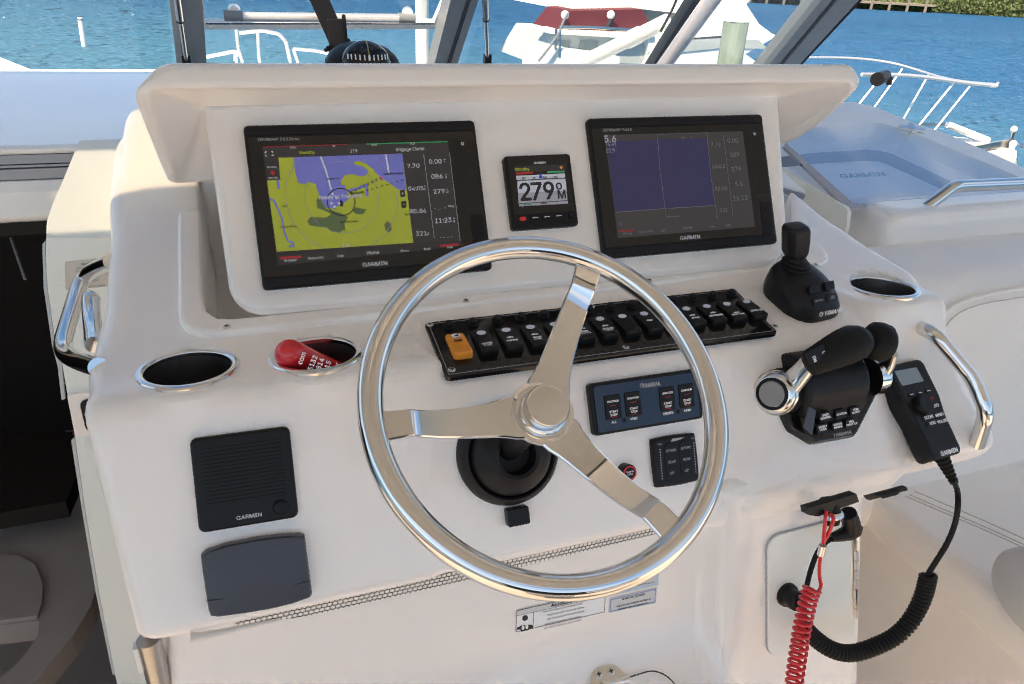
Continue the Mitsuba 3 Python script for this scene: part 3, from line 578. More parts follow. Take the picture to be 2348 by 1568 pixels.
# ------------------------------------------------------------------ front face: speaker, grey cover, engine keys, trim tabs, searchlight
k = thing('speaker', 'square black speaker with a slotted grille on the left of the console face', 'speaker')
p = Panel(FRONT, [(430, 1007), (664, 976.5), (684.5, 1186), (459, 1223.5)], .009)
obj('housing', p.f.put(rbox(p.w, p.h, .0085, .008, .004, -.0085)), 'black_plastic', k)
n_ = 15
for i in range(n_):
    y_ = p.h * (.36 - .58 * i / (n_ - 1)); obj('slat', p.f.put(move(rbox(p.w * .80, p.h * .036, .0007, .0014, .0006), 0, y_)), 'black_plastic', k)
p.words('lettering', 'lcd_text', [('GARMIN', (571, 1183), 9.6)], k, .0004, bold=False, sx=1.12)
obj('volume_knob', p.f.put(move(lathe([(.009, 0), (.009, .002), (.0072, .0045), (.004, .005)], 28), *p.uv((643, 1162)))), 'black_plastic', k)
k = thing('grey_cover', 'dark grey curved plastic cover below the square speaker', 'cover')
p = Panel(FRONT, [(459, 1272), (697, 1228), (716, 1372), (480, 1416)], .018)
def cover_loop(s_, z_, c_=0.0):
    pts = [(459, 1276), (470, 1266), (520, 1250), (580, 1238), (640, 1230), (688, 1228), (699, 1231), (703, 1262), (708, 1300), (713, 1340), (716, 1364), (712, 1371), (670, 1386), (620, 1398), (560, 1408), (500, 1416), (482, 1414), (477, 1400), (469, 1350), (463, 1310)]
    L = np.array([p.uv(t_) for t_ in pts]); c = L.mean(0); return lp(c + (L - c) * s_, z_)
obj('shell', p.f.put(loft([cover_loop(1.0, -.018), cover_loop(1.0, -.006), cover_loop(.985, -.002), cover_loop(.955, .0), cover_loop(.6, .0015)][::1][::-1])) if sg.Polygon(cover_loop(1, 0)[:, :2]).exterior.is_ccw is False else p.f.put(loft([cover_loop(1.0, -.018), cover_loop(1.0, -.006), cover_loop(.985, -.002), cover_loop(.955, .0), cover_loop(.6, .0015)])), 'grey_plastic', k, smooth=40)
p.shape('seam', 'black_satin', p.line([(472, 1377), (560, 1365), (640, 1350), (712, 1330)], 1.6), k, .0006, .0006)

k = thing('engine_start_panel', 'glossy dark panel of ignition and start stop keys, right of the wheel hub', 'engine key panel')
p = Panel(FRONT, [(1359, 884.5), (1588, 851), (1610, 954.5), (1371.5, 994)], .012)
obj('housing', p.f.put(rbox(p.w + .012, p.h + .006, .011, .006, .002, -.012)), 'black_plastic', k)
mat('blue_gloss', (.006, .010, .024), .07, coat=.6)
obj('face', p.f.put(rbox(p.w, p.h - .002, .002, .004, .0008, -.001)), 'blue_gloss', k)
for x, y, t_ in ((915, 543, 'IGNITION'), (1098, 513, 'IGNITION'), (925, 650, 'START\nSTOP'), (1110, 620, 'START\nSTOP'), (1413, 467, 'IGNITION'), (1590, 440, 'IGNITION'), (1421, 573, 'START\nSTOP'), (1597, 545, 'START\nSTOP')):
    c = p.uv(q22(x, y)); b = obj('key', p.f.put(move(rbox(.0245, .0178, .0022, .002, .001, .0008), *c)), 'black_satin', k)
    fr = Frame(p.f.pt(c[0], c[1], .0030), p.f.u, p.f.n)
    obj('lettering', [text(s_, .0026 if '\n' not in t_ else .0030, fr, 0, (.0007 - .0046 * j) if '\n' in t_ else -.0012, .0001, bold=True) for j, s_ in enumerate(t_.split('\n'))], 'white_print', b, smooth=False)
    obj('key_line', fr.put(box(.009, .0006, .0003, (0, -.0058, .0002))), 'red_print', b, smooth=False)
p.words('lettering', 'white_print', [('ALL', q22(931, 734), 4.4), ('PORT', q22(1116, 701), 4.4), ('CENTER', q22(1428, 653), 4.4), ('STBD', q22(1603, 625), 4.4)], k, .0011, bold=True)
p.words('maker_name', 'grey_print', [('YAMAHA', q22(1273, 391), 8.5)], k, .0011, bold=True, sx=.8)
def tuning_mark(p, pt, r, parent, m, z):
    c = sg.Point(p.uv(pt)); R = r * p.mpp; g = c.buffer(R, 20).difference(c.buffer(R * .78, 20))
    for a_ in (90, 210, 330): g = g.union(sa.rotate(sg.box(c.x - R * .09, c.y, c.x + R * .09, c.y + R), a_ - 90, origin=c))
    p.shape('maker_mark', m, g, parent, z)
tuning_mark(p, q22(1188, 399), 4.6, k, 'grey_print', .0011)
for x, y in ((1025, 717), (1517, 638)): p.shape('hole', 'dark_hole', sg.Point(p.uv(q22(x, y))).buffer(.0034), k, .0010)

k = thing('trim_tab_control', 'black trim tab control marked bow down and bow up', 'trim tab control')
p = Panel(FRONT, [(1496, 1009), (1595, 993.5), (1603.5, 1101), (1506, 1118)], .010)
Lp = []
def barrel(w_, h_, z_, n=8):
    t_ = np.linspace(-1, 1, n); top = np.stack([-t_ * w_ / 2, h_ / 2 + .002 * (1 - t_ ** 2)], 1); left = np.stack([-w_ / 2 - .001 * (1 - t_ ** 2), -t_ * h_ / 2], 1)
    return lp(np.vstack([top[:-1], left[:-1], (-top)[:-1], (-left)[:-1]]), z_)
obj('housing', p.f.put(loft([barrel(p.w, p.h, -.010), barrel(p.w, p.h, -.003), barrel(p.w - .003, p.h - .003, -.0008), barrel(p.w - .007, p.h - .007, 0)])), 'black_satin', k, smooth=40)
for x0_, y0_, s_ in ((1455, 0, 0), (1590, -25, 0)):
    c = p.uv(q22(x0_ + 2, 1100 + y0_)); b = obj('rocker', p.f.put(move(rbox(.0195, .056, .0012, .0095, .001), *c)), 'black_plastic', k)
    p.words('lettering', 'grey_print', [('DOWN', q22(x0_ - 2, 993 + y0_), 5.2), ('BOW', q22(x0_ + 9, 1097 + y0_), 5.4), ('UP', q22(x0_ + 9, 1199 + y0_), 5.4)], b, .0013)
lights = []
for i in range(12):
    t_ = i / 11; lights += [sg.Point(p.uv(q22(1356 + 21 * t_, 988 + 264 * t_))).buffer(.0009), sg.Point(p.uv(q22(1665 + 21 * t_, 927 + 264 * t_))).buffer(.0009)]
p.shape('indicator_lights', 'lcd_silver', shapely.union_all(lights), k, .0001)
p.shape('maker_mark', 'grey_print', p.poly([q22(1455, 915), q22(1470, 885), q22(1580, 872), q22(1545, 892), q22(1500, 905)]), k, .0001)
p.words('side_words', 'grey_print', [('PORT', q22(1356, 938), 3), ('STBD', q22(1660, 882), 3)], k, .0001)

k = thing('searchlight_button', 'round black push button with a red ring marked search light', 'push button')
f = Frame(at(1431, 1080, FRONT), (1, 0, 0), FRONT[0])
obj('collar', f.put(lathe([(.0118, 0), (.0118, .014), (.0108, .0165), (.0098, .017)], 36)), 'black_plastic', k)
obj('lit_ring', f.put(lathe([(.0098, .0168), (.0096, .0178), (.0080, .0180), (.0076, .0172)], 36)), 'red_plastic', k)
obj('button', f.put(lathe([(.0082, .0170), (.0078, .0174), (0, .0176)], 36)), 'black_satin', k)
obj('lettering', [text('SEARCH', .0021, f, 0, .0006, .0178), text('LIGHT', .0021, f, 0, -.0028, .0178)], 'white_print', k, smooth=False)
#2>
#<3
# ------------------------------------------------------------------ joystick
k = thing('joystick', 'black docking joystick on a domed base next to the cup holder', 'joystick')
JF = Frame(at(1834, 692, SHELF), (1, .10, 0), SHELF[0])
SHX = -.22
JSC = .90
def jput(m): m = m.copy(); m.apply_scale(JSC); return JF.put(m)
def rl(w_, h_, r_, z_, x_=0.0, y_=0.0): L = rr_loop(w_, h_, r_, 6) + [x_ + SHX * z_, y_]; return lp(L, z_)
obj('base', jput(loft([rl(.116, .120, .040, -.004, 0, .000), rl(.119, .123, .042, .006, 0, .000), rl(.119, .123, .042, .016, 0, .001), rl(.116, .118, .044, .030, 0, .004), rl(.108, .106, .044, .043, 0, .009), rl(.095, .090, .040, .053, 0, .015), rl(.078, .070, .034, .060, 0, .020), rl(.058, .050, .024, .064, 0, .023), rl(.040, .036, .018, .065, 0, .025)])), 'black_satin', k, smooth=55)
bz = [(.0255, .058), (.0280, .062), (.0290, .0645), (.0270, .0675), (.0240, .0685), (.0250, .0715), (.0252, .0735), (.0225, .0765), (.0200, .0775), (.0205, .0800), (.0195, .0825), (.0160, .0850), (.0140, .0900)]
bm = lathe(bz, 32); bm.vertices[:, 0] += SHX * bm.vertices[:, 2] - .25 * (bm.vertices[:, 2] - .06); bm.apply_translation([.000, .025, 0]); obj('boot', jput(bm), 'black_rubber', k, smooth=50)
stick = loft([rl(.032, .024, .009, .086, -.007, .026), rl(.042, .028, .010, .090, -.008, .026), rl(.047, .032, .011, .097, -.009, .027), rl(.049, .034, .012, .120, -.012, .027), rl(.049, .034, .012, .141, -.015, .028), rl(.044, .030, .010, .147, -.016, .028), rl(.036, .022, .007, .149, -.016, .028)])
obj('handle', jput(stick), 'black_satin', k, smooth=45)
fp = Frame(JF.pt(-.006 * JSC, -.0480 * JSC, .0385 * JSC), JF.u, -JF.v * .78 + JF.n * .62)
for x_, y_, w_, h_ in ((-.0165, .024, .026, .013), (.0185, .026, .022, .015), (-.013, .003, .026, .0135), (.018, .004, .024, .0135)):
    b = obj('key', fp.put(move(rbox(w_ * .9, h_ * .9, .005, .002, .001), x_ * .9, y_ * .9 - .004, -.0036)), 'black_plastic', k)
    if y_ < .01: obj('lettering', [text('JOYSTICK' if x_ < 0 else 'FISH', .0026, fp, x_ + .002, y_ - .005, .0013), ] if x_ < 0 else [text('HIGH', .0024, fp, x_, y_ - .0035, .0013), text('MODE', .0024, fp, x_, y_ - .0068, .0013)], 'grey_print', b, smooth=False)
fp2 = Frame(JF.pt(.010 * JSC, -.0608 * JSC, .0125 * JSC), JF.u, -JF.v * .98 + JF.n * .2)
obj('lettering', text('YAMAHA', .0075, fp2, .004, .000, .0012, bold=True, sx=.85), 'white_print', k, smooth=False)
obj('maker_mark', fp2.put(poly_plate(sg.Point(-.0215, .0037).buffer(.0040).difference(sg.Point(-.0215, .0037).buffer(.0028)).union(sg.box(-.0219, .0037, -.0211, .0075)), .0004, .0012)), 'white_print', k, smooth=False)

# ------------------------------------------------------------------ engine throttle
k = thing('throttle', 'black twin lever engine throttle with chrome pivots beside the radio handset', 'throttle')
TF = Frame(at(1868, 920, POD), (1, 0, 0), POD[0])
def tl(pts, lift=0.0):
    pl_ = off(POD, lift); return np.array([TF.loc(at(x, y, pl_))[:2] for x, y in pts])
base_px = [(1727, 868), (1746, 842), (1800, 812), (1900, 795), (1985, 790), (2004, 845), (1992, 905), (1940, 1006), (1852, 1022), (1793, 990)]
bp = tl(base_px, .004)[::-1]
def resample(poly, n=60):
    g = sg.Polygon(poly).buffer(-.006).buffer(.006); r = g.exterior if g.exterior.is_ccw else shapely.reverse(g.exterior)
    return np.array([r.interpolate(i / n, normalized=True).coords[0] for i in range(n)])
bl = resample(bp); cc = bl.mean(0)
obj('base', TF.put(loft([lp(bl, -.003), lp(bl, .022), lp(cc + (bl - cc) * .975, .0265), lp(cc + (bl - cc) * .93, .028)])), 'black_gloss', k, smooth=40)
dc = TF.loc(at(1905, 862, off(POD, .055)))                # middle of the drum
hw = .058
def body(P):
    qd = P - TF.o; a_, b_, c_ = qd @ TF.u - dc[0], qd @ TF.v, qd @ TF.n
    r_ = np.sqrt((b_ - dc[1]) ** 2 + (c_ - .020) ** 2) - .052
    w1 = hull(P); return smax(smin(r_, w1, .012), np.abs(a_) - hw, .008)
bpp = tl([(1858, 925), (1970, 895), (1938, 1000), (1862, 1013)], .012)
hull = hull_sdf([TF.pt(*p_, .0) for p_ in bpp] + [TF.pt(*bpp[0], .050), TF.pt(*bpp[1], .050), TF.pt(*bpp[2], .029), TF.pt(*bpp[3], .029)], .008)
c0 = TF.pt(dc[0], dc[1] - .02, .03)
sdf_obj('drum', body, c0 - .13, c0 + .13, .0035, 'black_satin', k)
kp = Panel(plane(np.cross(TF.pt(*bpp[2], .029) - TF.pt(*bpp[0], .050), TF.pt(*bpp[1], .050) - TF.pt(*bpp[0], .050)), TF.pt(*bpp[0], .0525)), [(1858, 925), (1970, 895), (1942, 995), (1862, 1008)])
if kp.f.n @ ray(1900, 950) > 0: kp.f = Frame(kp.f.o, kp.f.u, -kp.f.n)
for i, (x, y, t_) in enumerate(((515, 682, 'SPEED\nCONTROL'), (660, 660, 'STATION'), (790, 632, 'TRIM\nASSIST'), (490, 790, 'SINGLE\nLEVER'), (628, 768, 'CENTER\nENGINE'), (752, 742, 'FREE\nTHROTTLE'))):
    c = kp.f.loc(at(*q23(x, y), kp.pl))[:2]; b = obj('key', kp.f.put(move(rbox(.0185, .0135, .003, .002, .0008, -.0012), *c)), 'black_plastic', k)
    obj('lettering', [text(s_, .0030, kp.f, c[0] + .001, c[1] - .0012 + (.0020 if '\n' in t_ else 0) - .0042 * j, .0019, bold=True) for j, s_ in enumerate(t_.split('\n'))], 'white_print', b, smooth=False)
obj('grey_trim', kp.f.put(poly_plate(sg.Polygon([kp.f.loc(at(*q23(x, y), kp.pl))[:2] for x, y in ((368, 588), (432, 630), (398, 850), (322, 775))]), .003, -.001)), 'grey_plastic', k, smooth=False)
lf = Frame(TF.pt(dc[0] + .004, bp[:, 1].min() + .0085, .0282), TF.u, TF.n)
obj('lettering', text('YAMAHA', .0068, lf, .004, -.004, 0, bold=True, sx=.85), 'grey_print', k, smooth=False)
pv = at(1772, 902, off(POD, .040)); ux = np.array([1.0, 0, 0])
pf = Frame(pv, TF.v, (-.86, -.42, .28))                                  # left pivot faces left
obj('pivot', pf.put(lathe([(.030, -.030), (.0325, -.022), (.0325, -.004), (.030, .002), (.026, .0045), (.0245, .0045), (.0235, .002), (0, .002)], 44)), 'chrome', k, smooth=40)
obj('pivot_cap', pf.put(lathe([(.0195, 0), (.0192, .0062), (.0182, .0072), (0, .0074)], 44)), 'cap_grey', k, smooth=20)
obj('pivot_ring', pf.put(lathe([(.0245, 0), (.0240, .0050), (.0200, .0056), (.0195, 0)], 44)), 'black_plastic', k, smooth=40)
obj('pivot_shell', pf.put(lathe([(.026, .001), (.0335, -.006), (.0345, -.018), (.031, -.030)], 44)), 'chrome', k, smooth=50)
obj('pivot_boot', pf.put(lathe([(.034, -.05), (.036, -.035), (.035, -.030), (0, -.030)], 44)), 'black_plastic', k, smooth=40)
ae = at(1857, 824, off(POD, .100)); g0 = at(1845, 838, off(POD, .098)); g1 = at(1975, 776, off(POD, .118))
pth = spline([pv + (ae - pv) * .12 + [.016, 0, 0], pv + (ae - pv) * .55 + [.012, 0, 0], ae + [.004, 0, 0]], 14)
obj('lever_arm', tube(pth, np.linspace(.020, .0145, 14), 16, flat=.50, up=(1, 0, 0)), 'chrome', k, smooth=40)
def grip(a_, b_, rr2, name='grip'):
    a_, b_ = np.asarray(a_), np.asarray(b_); t_ = np.array([0, .02, .06, .2, .4, .6, .8, .92, .98, 1.0]); r_ = rr2 * np.array([.25, .6, .72, .80, .92, 1.0, 1.0, .86, .55, .2])
    return tube(a_ + (b_ - a_) * t_[:, None] + TF.n * (.012 * np.sin(np.pi * t_))[:, None], r_, 22, flat=.90)
obj('grip', grip(g0, g1, .0285), 'black_rubber', k, smooth=50)
bf = Frame(at(1873, 812, off(POD, .127)), g1 - g0, TF.n - (g1 - g0) * 1.2 + np.array([0, -.9, .1]))
kb = obj('trim_key', bf.put(rbox(.030, .020, .006, .003, .0015, -.005)), 'black_plastic', k)
obj('lettering', [text('UP', .0046, bf, .0075, -.004, .0012, ang=-math.pi / 2, bold=True), text('DN', .0046, bf, -.0095, -.004, .0012, ang=-math.pi / 2, bold=True)], 'white_print', kb, smooth=False)
pv2 = at(2000, 862, off(POD, .035)); g2 = at(1985, 775, off(POD, .098)); g3 = at(2042, 790, off(POD, .104)); 
obj('lever_arm', tube(spline([pv2, at(2028, 838, off(POD, .062)), at(2043, 806, off(POD, .090))], 14), np.linspace(.019, .0125, 14), 16, flat=.6, up=(1, 0, 0)), 'chrome', k, smooth=40)
obj('grip', tube(np.array([g2 + (g3 - g2) * t_ for t_ in (0, .05, .2, .5, .8, .95, 1.0)]), .0335 * np.array([.35, .7, .92, 1.0, .95, .75, .35]), 22, flat=.85), 'black_rubber', k, smooth=50)
pf2 = Frame(pv2, TF.v, -ux); obj('pivot', pf2.put(lathe([(0, -.012), (.028, -.012), (.031, -.006), (.031, .010), (0, .012)], 40)), 'chrome', k, smooth=40)

# ------------------------------------------------------------------ radio handset with its coiled cord
k = thing('radio_handset', 'black radio handset with a small grey screen leaning on the console', 'radio handset')
HQ = [(2031.5, 837.7), (2114.2, 821.4), (2209, 1035.2), (2141.5, 1057.7)]
HP = Panel(plane((.0834, -.6565, .7497), at(2120, 940, off(POD, .034))), HQ)
hcn = ats(HQ, HP.pl); hl = np.linalg.norm(hcn[0] + hcn[1] - hcn[2] - hcn[3]) / 2; hwid = .0835; hf = HP.f
def hp(x, y): return hf.loc(at(x, y, HP.pl))[:2]
def hb(w1, w2, z_, ins=0.0):
    w1 -= ins; w2 -= ins; L_ = hl / 2 - ins / 2
    g = sg.Polygon([(w1 / 2, L_), (-w1 / 2, L_), (-w1 / 2 - .001, L_ * .2), (-w2 / 2, -L_ * .25), (-w2 / 2, -L_), (w2 / 2, -L_), (w2 / 2, -L_ * .25), (w1 / 2 + .001, L_ * .2)]).buffer(-.009).buffer(.009)
    r = g.exterior if g.exterior.is_ccw else shapely.reverse(g.exterior); i0 = r.project(sg.Point(w1, 0))
    return lp(np.array([r.interpolate((i0 / r.length + i / 72) % 1.0, normalized=True).coords[0] for i in range(72)]), z_)
obj('housing', hf.put(loft([hb(.076, .062, -.036, .004), hb(.080, .066, -.030), hb(.086, .073, -.012), hb(.0835, .0705, -.004), hb(.0835, .0705, -.001, .004), hb(.0835, .0705, 0, .010)])), 'black_satin', k, smooth=45)
mat('small_lcd', (.16, .20, .22), .15, coat=.8)
def hpoly(pts): return sg.Polygon([hp(*q23(*t_)) for t_ in pts])
obj('face', hf.put(poly_plate(hpoly([(1128, 262), (1330, 215), (1650, 900), (1480, 930)]).buffer(.002), .0006, -.0001)), 'black_plastic', k, smooth=False)
obj('screen', hf.put(poly_plate(hpoly([(1153, 270), (1357, 233), (1425, 360), (1228, 405)]), .0005, .0006)), 'small_lcd', k, smooth=False)
for x, y in ((1307, 484), (1387, 467), (1464, 450)):
    b = obj('key', hf.put(move(rbox(.0120, .0065, .002, .002, .0008), *hp(*q23(x, y)))), 'black_plastic', k); obj('key_mark', hf.put(poly_plate(sg.LineString([hp(*q23(x - 14, y + 3)), hp(*q23(x + 14, y - 3))]).buffer(.0005), .0003, .0021)), 'white_print', b, smooth=False)
obj('dial', hf.put(move(lathe([(.0165, 0), (.0160, .008), (.0140, .0115), (.0110, .012), (0, .011)], 32), *hp(*q23(1402, 582)))), 'black_plastic', k)
for x, y, t_, w_ in ((1520, 590, 'HI/LO', .019), (1465, 694, 'CLEAR', .027), (1562, 672, 'MENU', .022), (1502, 747, 'DSC', .027), (1592, 730, 'VOL/SQ', .023)):
    c = hp(*q23(x, y)); b = obj('key', hf.put(move(rbox(w_, .0085, .002, .003, .0008), *c)), 'black_plastic', k); obj('lettering', text(t_, .0046, hf, c[0], c[1] - .0018, .0021, bold=True), 'white_print', b, smooth=False)
obj('key_word', text('16/9', .0040, hf, *hp(*q23(1497, 530)), .0008), 'red_print', k, smooth=False)
for i in range(6):
    a_, b_ = hp(*q23(1482 + 20 * i, 803 + 27 * i)), hp(*q23(1662 + 12 * i, 768 + 28 * i)); obj('speaker_slot', hf.put(poly_plate(sg.LineString([a_, b_]).buffer(.0011), .0006, .0002)), 'dark_hole', k, smooth=False)
obj('lettering', text('GARMIN', .0066, hf, *(hp(*q23(1668, 1024))), .0003, bold=True, sx=1.05), 'white_print', k, smooth=False)
c0_, c1_ = hf.pt(.004, -hl / 2 + .004, -.016), at(2187, 1106, off(POD, .006))
obj('strain_relief', tube(np.array([c0_ + (c1_ - c0_) * t_ for t_ in np.linspace(0, 1, 26)]), [.0105 - .0055 * t_ + (.0016 if int(t_ * 13) % 2 else -.0008) for t_ in np.linspace(0, 1, 26)], 16), 'black_rubber', k, smooth=30)
CP = off(DOOR, .075)
hang = [c1_] + [at(x, y, off(DOOR, d_)) for x, y, d_ in ((2196, 1150, .12), (2190, 1195, .115), (2168, 1250, .105), (2140, 1295, .095), (2124, 1322, .09))]
obj('cord', tube(spline(hang, 40), .0040, 12), 'black_rubber', k)
axis = spline([at(x, y, off(DOOR, d_)) for x, y, d_ in ((2128, 1318, .090), (2118, 1360, .088), (2095, 1410, .084), (2056, 1455, .080), (2005, 1482, .076), (1953, 1497, .070), (1905, 1488, .062), (1868, 1463, .052), (1845, 1440, .045))], 400)
def helix(ax_, R_, turns, ph=0.0):
    t_ = np.gradient(ax_, axis=0); t_ /= np.linalg.norm(t_, axis=1, keepdims=True); a_ = np.cross(t_[0], [0, 1.0, 0]); a_ /= np.linalg.norm(a_); L = []
    N = int(turns * 14); s_ = np.linspace(0, len(ax_) - 1.001, N); A = []
    fr_ = []
    for i in range(len(ax_)): a_ = a_ - t_[i] * (a_ @ t_[i]); a_ /= np.linalg.norm(a_); fr_.append((a_.copy(), np.cross(t_[i], a_)))
    for j in range(N):
        i = int(s_[j]); f_ = s_[j] - i; c_ = ax_[i] * (1 - f_) + ax_[min(i + 1, len(ax_) - 1)] * f_; an = 2 * np.pi * turns * j / N + ph
        L.append(c_ + R_ * (math.cos(an) * fr_[i][0] + math.sin(an) * fr_[i][1]))
    return np.array(L)
obj('coil', tube(helix(axis, .0098, 44), .0034, 9), 'black_rubber', k, smooth=50)
tail = spline([axis[-1]] + [at(x, y, off(DOOR, d_)) for x, y, d_ in ((1843, 1400, .04), (1848, 1350, .035), (1862, 1295, .03), (1885, 1250, .035), (1915, 1230, .04))], 40)
obj('cord', tube(tail, .0038, 12), 'black_rubber', k)
obj('plug', [tube(np.array([at(1905, 1232, off(DOOR, .04)), at(1920, 1229, off(DOOR, .042)), at(1945, 1221, off(DOOR, .045)), at(1957, 1214, off(DOOR, .047)), at(1960, 1204, off(DOOR, .048))]), [.0065, .0085, .0120, .0125, .011], 18), tube(np.array([at(1951, 1216, off(DOOR, .047)), at(1951, 1198, off(DOOR, .050)), at(1944, 1176, off(DOOR, .055))]), [.0130, .0130, .012], 18)], 'black_plastic', k, smooth=40)

# ------------------------------------------------------------------ switch bracket and red safety lanyard
UND = off(DOOR, .055)
k = thing('stop_switch', 'black engine stop switch on a bracket under the console edge', 'stop switch')
obj('bracket', slab(ats([(1850, 1166), (1963, 1132), (1969, 1150), (1875, 1184), (1852, 1180)], off(DOOR, .085)), .014, DOOR[0]), 'black_plastic', k, smooth=False)
sf = Frame(at(1905, 1174, off(DOOR, .075)), (1, 0, 0), (0, -.5, -.85))
obj('switch_body', sf.put(lathe([(.013, -.02), (.013, .006), (.010, .014), (.0085, .018), (0, .019)], 28)), 'black_rubber', k)
obj('collar', sf.put(lathe([(.0150, .000), (.0165, .003), (.0165, .007), (.0145, .009)], 28)), 'steel', k)
k = thing('handset_bracket', 'black plastic hook under the console edge beside the cushion', 'bracket')
obj('plate', slab(ats([(1988, 1140), (2078, 1116), (2081, 1124), (1993, 1147)], off(DOOR, .075)), .008, DOOR[0]), 'black_plastic', k, smooth=False)
obj('hook', slab(ats([(2015, 1137), (2066, 1124), (2058, 1134), (2024, 1143)], off(DOOR, .085)), .010, DOOR[0]), 'black_rubber', k, smooth=False)

k = thing('safety_lanyard', 'red coiled safety lanyard hanging from the stop switch', 'lanyard')
def D(x, y, d_): return at(x, y, off(DOOR, d_))
obj('loop', tube(spline([D(1894, 1172, .088), D(1891, 1195, .092), D(1889, 1222, .090), D(1887, 1246, .086)], 30), .0027, 10), 'red_plastic', k)
obj('loop', tube(spline([D(1889, 1240, .087), D(1899, 1222, .090), D(1908, 1200, .094), D(1910, 1188, .094), D(1903, 1178, .088)], 30), .0027, 10), 'red_plastic', k)
obj('crimp', tube(np.array([D(1886, 1250, .086), D(1881, 1272, .083)]), .0052, 16), 'steel', k)
ln = spline([D(1881, 1274, .083), D(1878, 1300, .08), D(1880, 1330, .078), D(1882, 1340, .077), D(1878, 1352, .077), D(1868, 1360, .076)], 30)
obj('cord', tube(ln, .0026, 10), 'red_plastic', k)
ax2 = spline([D(1862, 1348, .075), D(1853, 1372, .074), D(1844, 1412, .074), D(1836, 1455, .074), D(1829, 1500, .074), D(1822, 1550, .074), D(1816, 1600, .074)], 300)
obj('coil', tube(helix(ax2, .0112, 18, 1.0), .0024, 9), 'red_plastic', k, smooth=50)

# ------------------------------------------------------------------ grab handles
k = thing('grab_bar', 'polished steel grab bar at the right hand end of the console', 'grab bar')
ga = [at(2088, 753, POD), at(2100, 756, off(POD, .022)), at(2150, 778, off(POD, .042)), at(2200, 838, off(POD, .046)), at(2240, 905, off(POD, .046)), at(2253, 960, off(POD, .040)), at(2248, 1000, off(POD, .020)), at(2244, 1012, POD)]
obj('bar', tube(fillet_path([at(2080, 748, off(POD, -.004)), at(2135, 757, off(POD, .048)), at(2230, 868, off(POD, .050)), at(2262, 945, off(POD, .046)), at(2240, 1020, off(POD, -.004))], [.035, .09, .05], 10), .0118, 20), 'chrome', k, smooth=60)
k = thing('grab_rail', 'bent chrome grab rail on the side of the console by the cabin doorway', 'grab rail')
XS = -.235
gl = [atX(*t_) for t_ in ((256, 600, -.212), (218, 616, -.250), (190, 640, -.276), (174, 680, -.284), (158, 735, -.286), (146, 778, -.285), (147, 803, -.279), (168, 822, -.258), (226, 842, -.204))]
obj('bar', tube(spline(gl, 70), .0125, 20), 'chrome', k, smooth=60)
obj('mount', tube(spline([atX(212, 668, -.240), atX(209, 684, -.243), atX(210, 730, -.240), atX(216, 790, -.225)], 24), [.004, .008, .011] + [.0125] * 19 + [.012] * 2, 16), 'chrome', k, smooth=60)

# ------------------------------------------------------------------ lower console: door, hinge, net, labels
k = helm
dpts = [(1768, 1222), (1957, 1190), (1951, 1462), (1762, 1506)]
dl = [Frame(at(1860, 1350, DOOR), (1, 0, 0), DOOR[0]).loc(at(x, y, off(DOOR, .004)))[:2] for x, y in [(1759, 1232), (1967, 1178), (1956, 1462), (1760, 1506)]]
df = Frame(at(1860, 1350, DOOR), (1, 0, 0), DOOR[0])
dp = np.vstack([corner_arc(dl, i, .022 if i != 1 else .006) for i in range(4)])
dpoly = sg.Polygon(dp)
obj('door_gasket', df.put(poly_plate(dpoly.buffer(.0013), .0032, 0)), 'grey_print', k, smooth=False)
door = obj('access_door', df.put(poly_plate(dpoly, .0065, .0)), 'door_board', k, smooth=False, label='pale green white locker door')
kf = Frame(at(1803, 1362, off(DOOR, .006)), (1, 0, 0), DOOR[0])
obj('latch', [kf.put(lathe([(.019, 0), (.0185, .005), (.015, .007), (.014, .015), (.0155, .018), (.0145, .025), (.010, .027), (0, .027)], 36)), kf.put(move(rbox(.010, .026, .010, .004, .003), 0, 0, .023))], 'black_plastic', door, smooth=40)
hx = [at(1962, 1195 + i * 22, off(DOOR, .008)) for i in range(11)]
for i in range(10): obj('hinge_knuckle', bar(hx[i] + (hx[i + 1] - hx[i]) * .04, hx[i] + (hx[i + 1] - hx[i]) * .96, .0042, 10), 'steel' if i % 2 == 0 else 'chrome', door)
obj('hinge_leaf', slab(np.array([hx[0] + [-.008, 0, 0], hx[0] + [.0, 0, 0], hx[-1], hx[-1] + [-.008, 0, 0]]) - DOOR[0] * .001, .002, DOOR[0]), 'steel', door, smooth=False)
# net in the gap under the front edge
NP = Frame(at(1050, 1335, off(KNEE, .022)), (1, 0, 0), KNEE[0])
npx = [(545, 1428), (700, 1388), (900, 1338), (1050, 1306), (1200, 1272), (1400, 1232), (1520, 1206), (1500, 1219), (1400, 1245), (1200, 1292), (1050, 1330), (900, 1363), (700, 1407)]
npoly = sg.Polygon([NP.loc(at(x, y, off(KNEE, .022)))[:2] for x, y in npx]).buffer(.003)
hexes = []
b_ = npoly.bounds; hs = .0066
for i in range(int((b_[2] - b_[0]) / hs) + 2):
    for j in range(int((b_[3] - b_[1]) / (hs * .75)) + 2):
        cx_, cy_ = b_[0] + (i + .5 * (j % 2)) * hs, b_[1] + j * hs * .72
        if npoly.distance(sg.Point(cx_, cy_)) < .01: hexes.append(sa.scale(sa.rotate(sg.Point(cx_, cy_).buffer(hs * .47, 2), 0), 1.04, .82))
mat('net_cord', (.045, .05, .03), .7)
obj('storage_net', NP.put(poly_plate(npoly.difference(shapely.union_all(hexes)), .0012)), 'net_cord', k, smooth=False, kind='stuff')
mat('shadow_gap', (.20, .20, .19), .7)
obj('drain_hose', tube(spline([at(x, y, off(KNEE, .030)) for x, y in ((437, 1463), (470, 1458), (530, 1445), (640, 1421))], 40), [.0075] * 2 + [.0065 - .00012 * i for i in range(38)], 14), 'recess_grey', k)
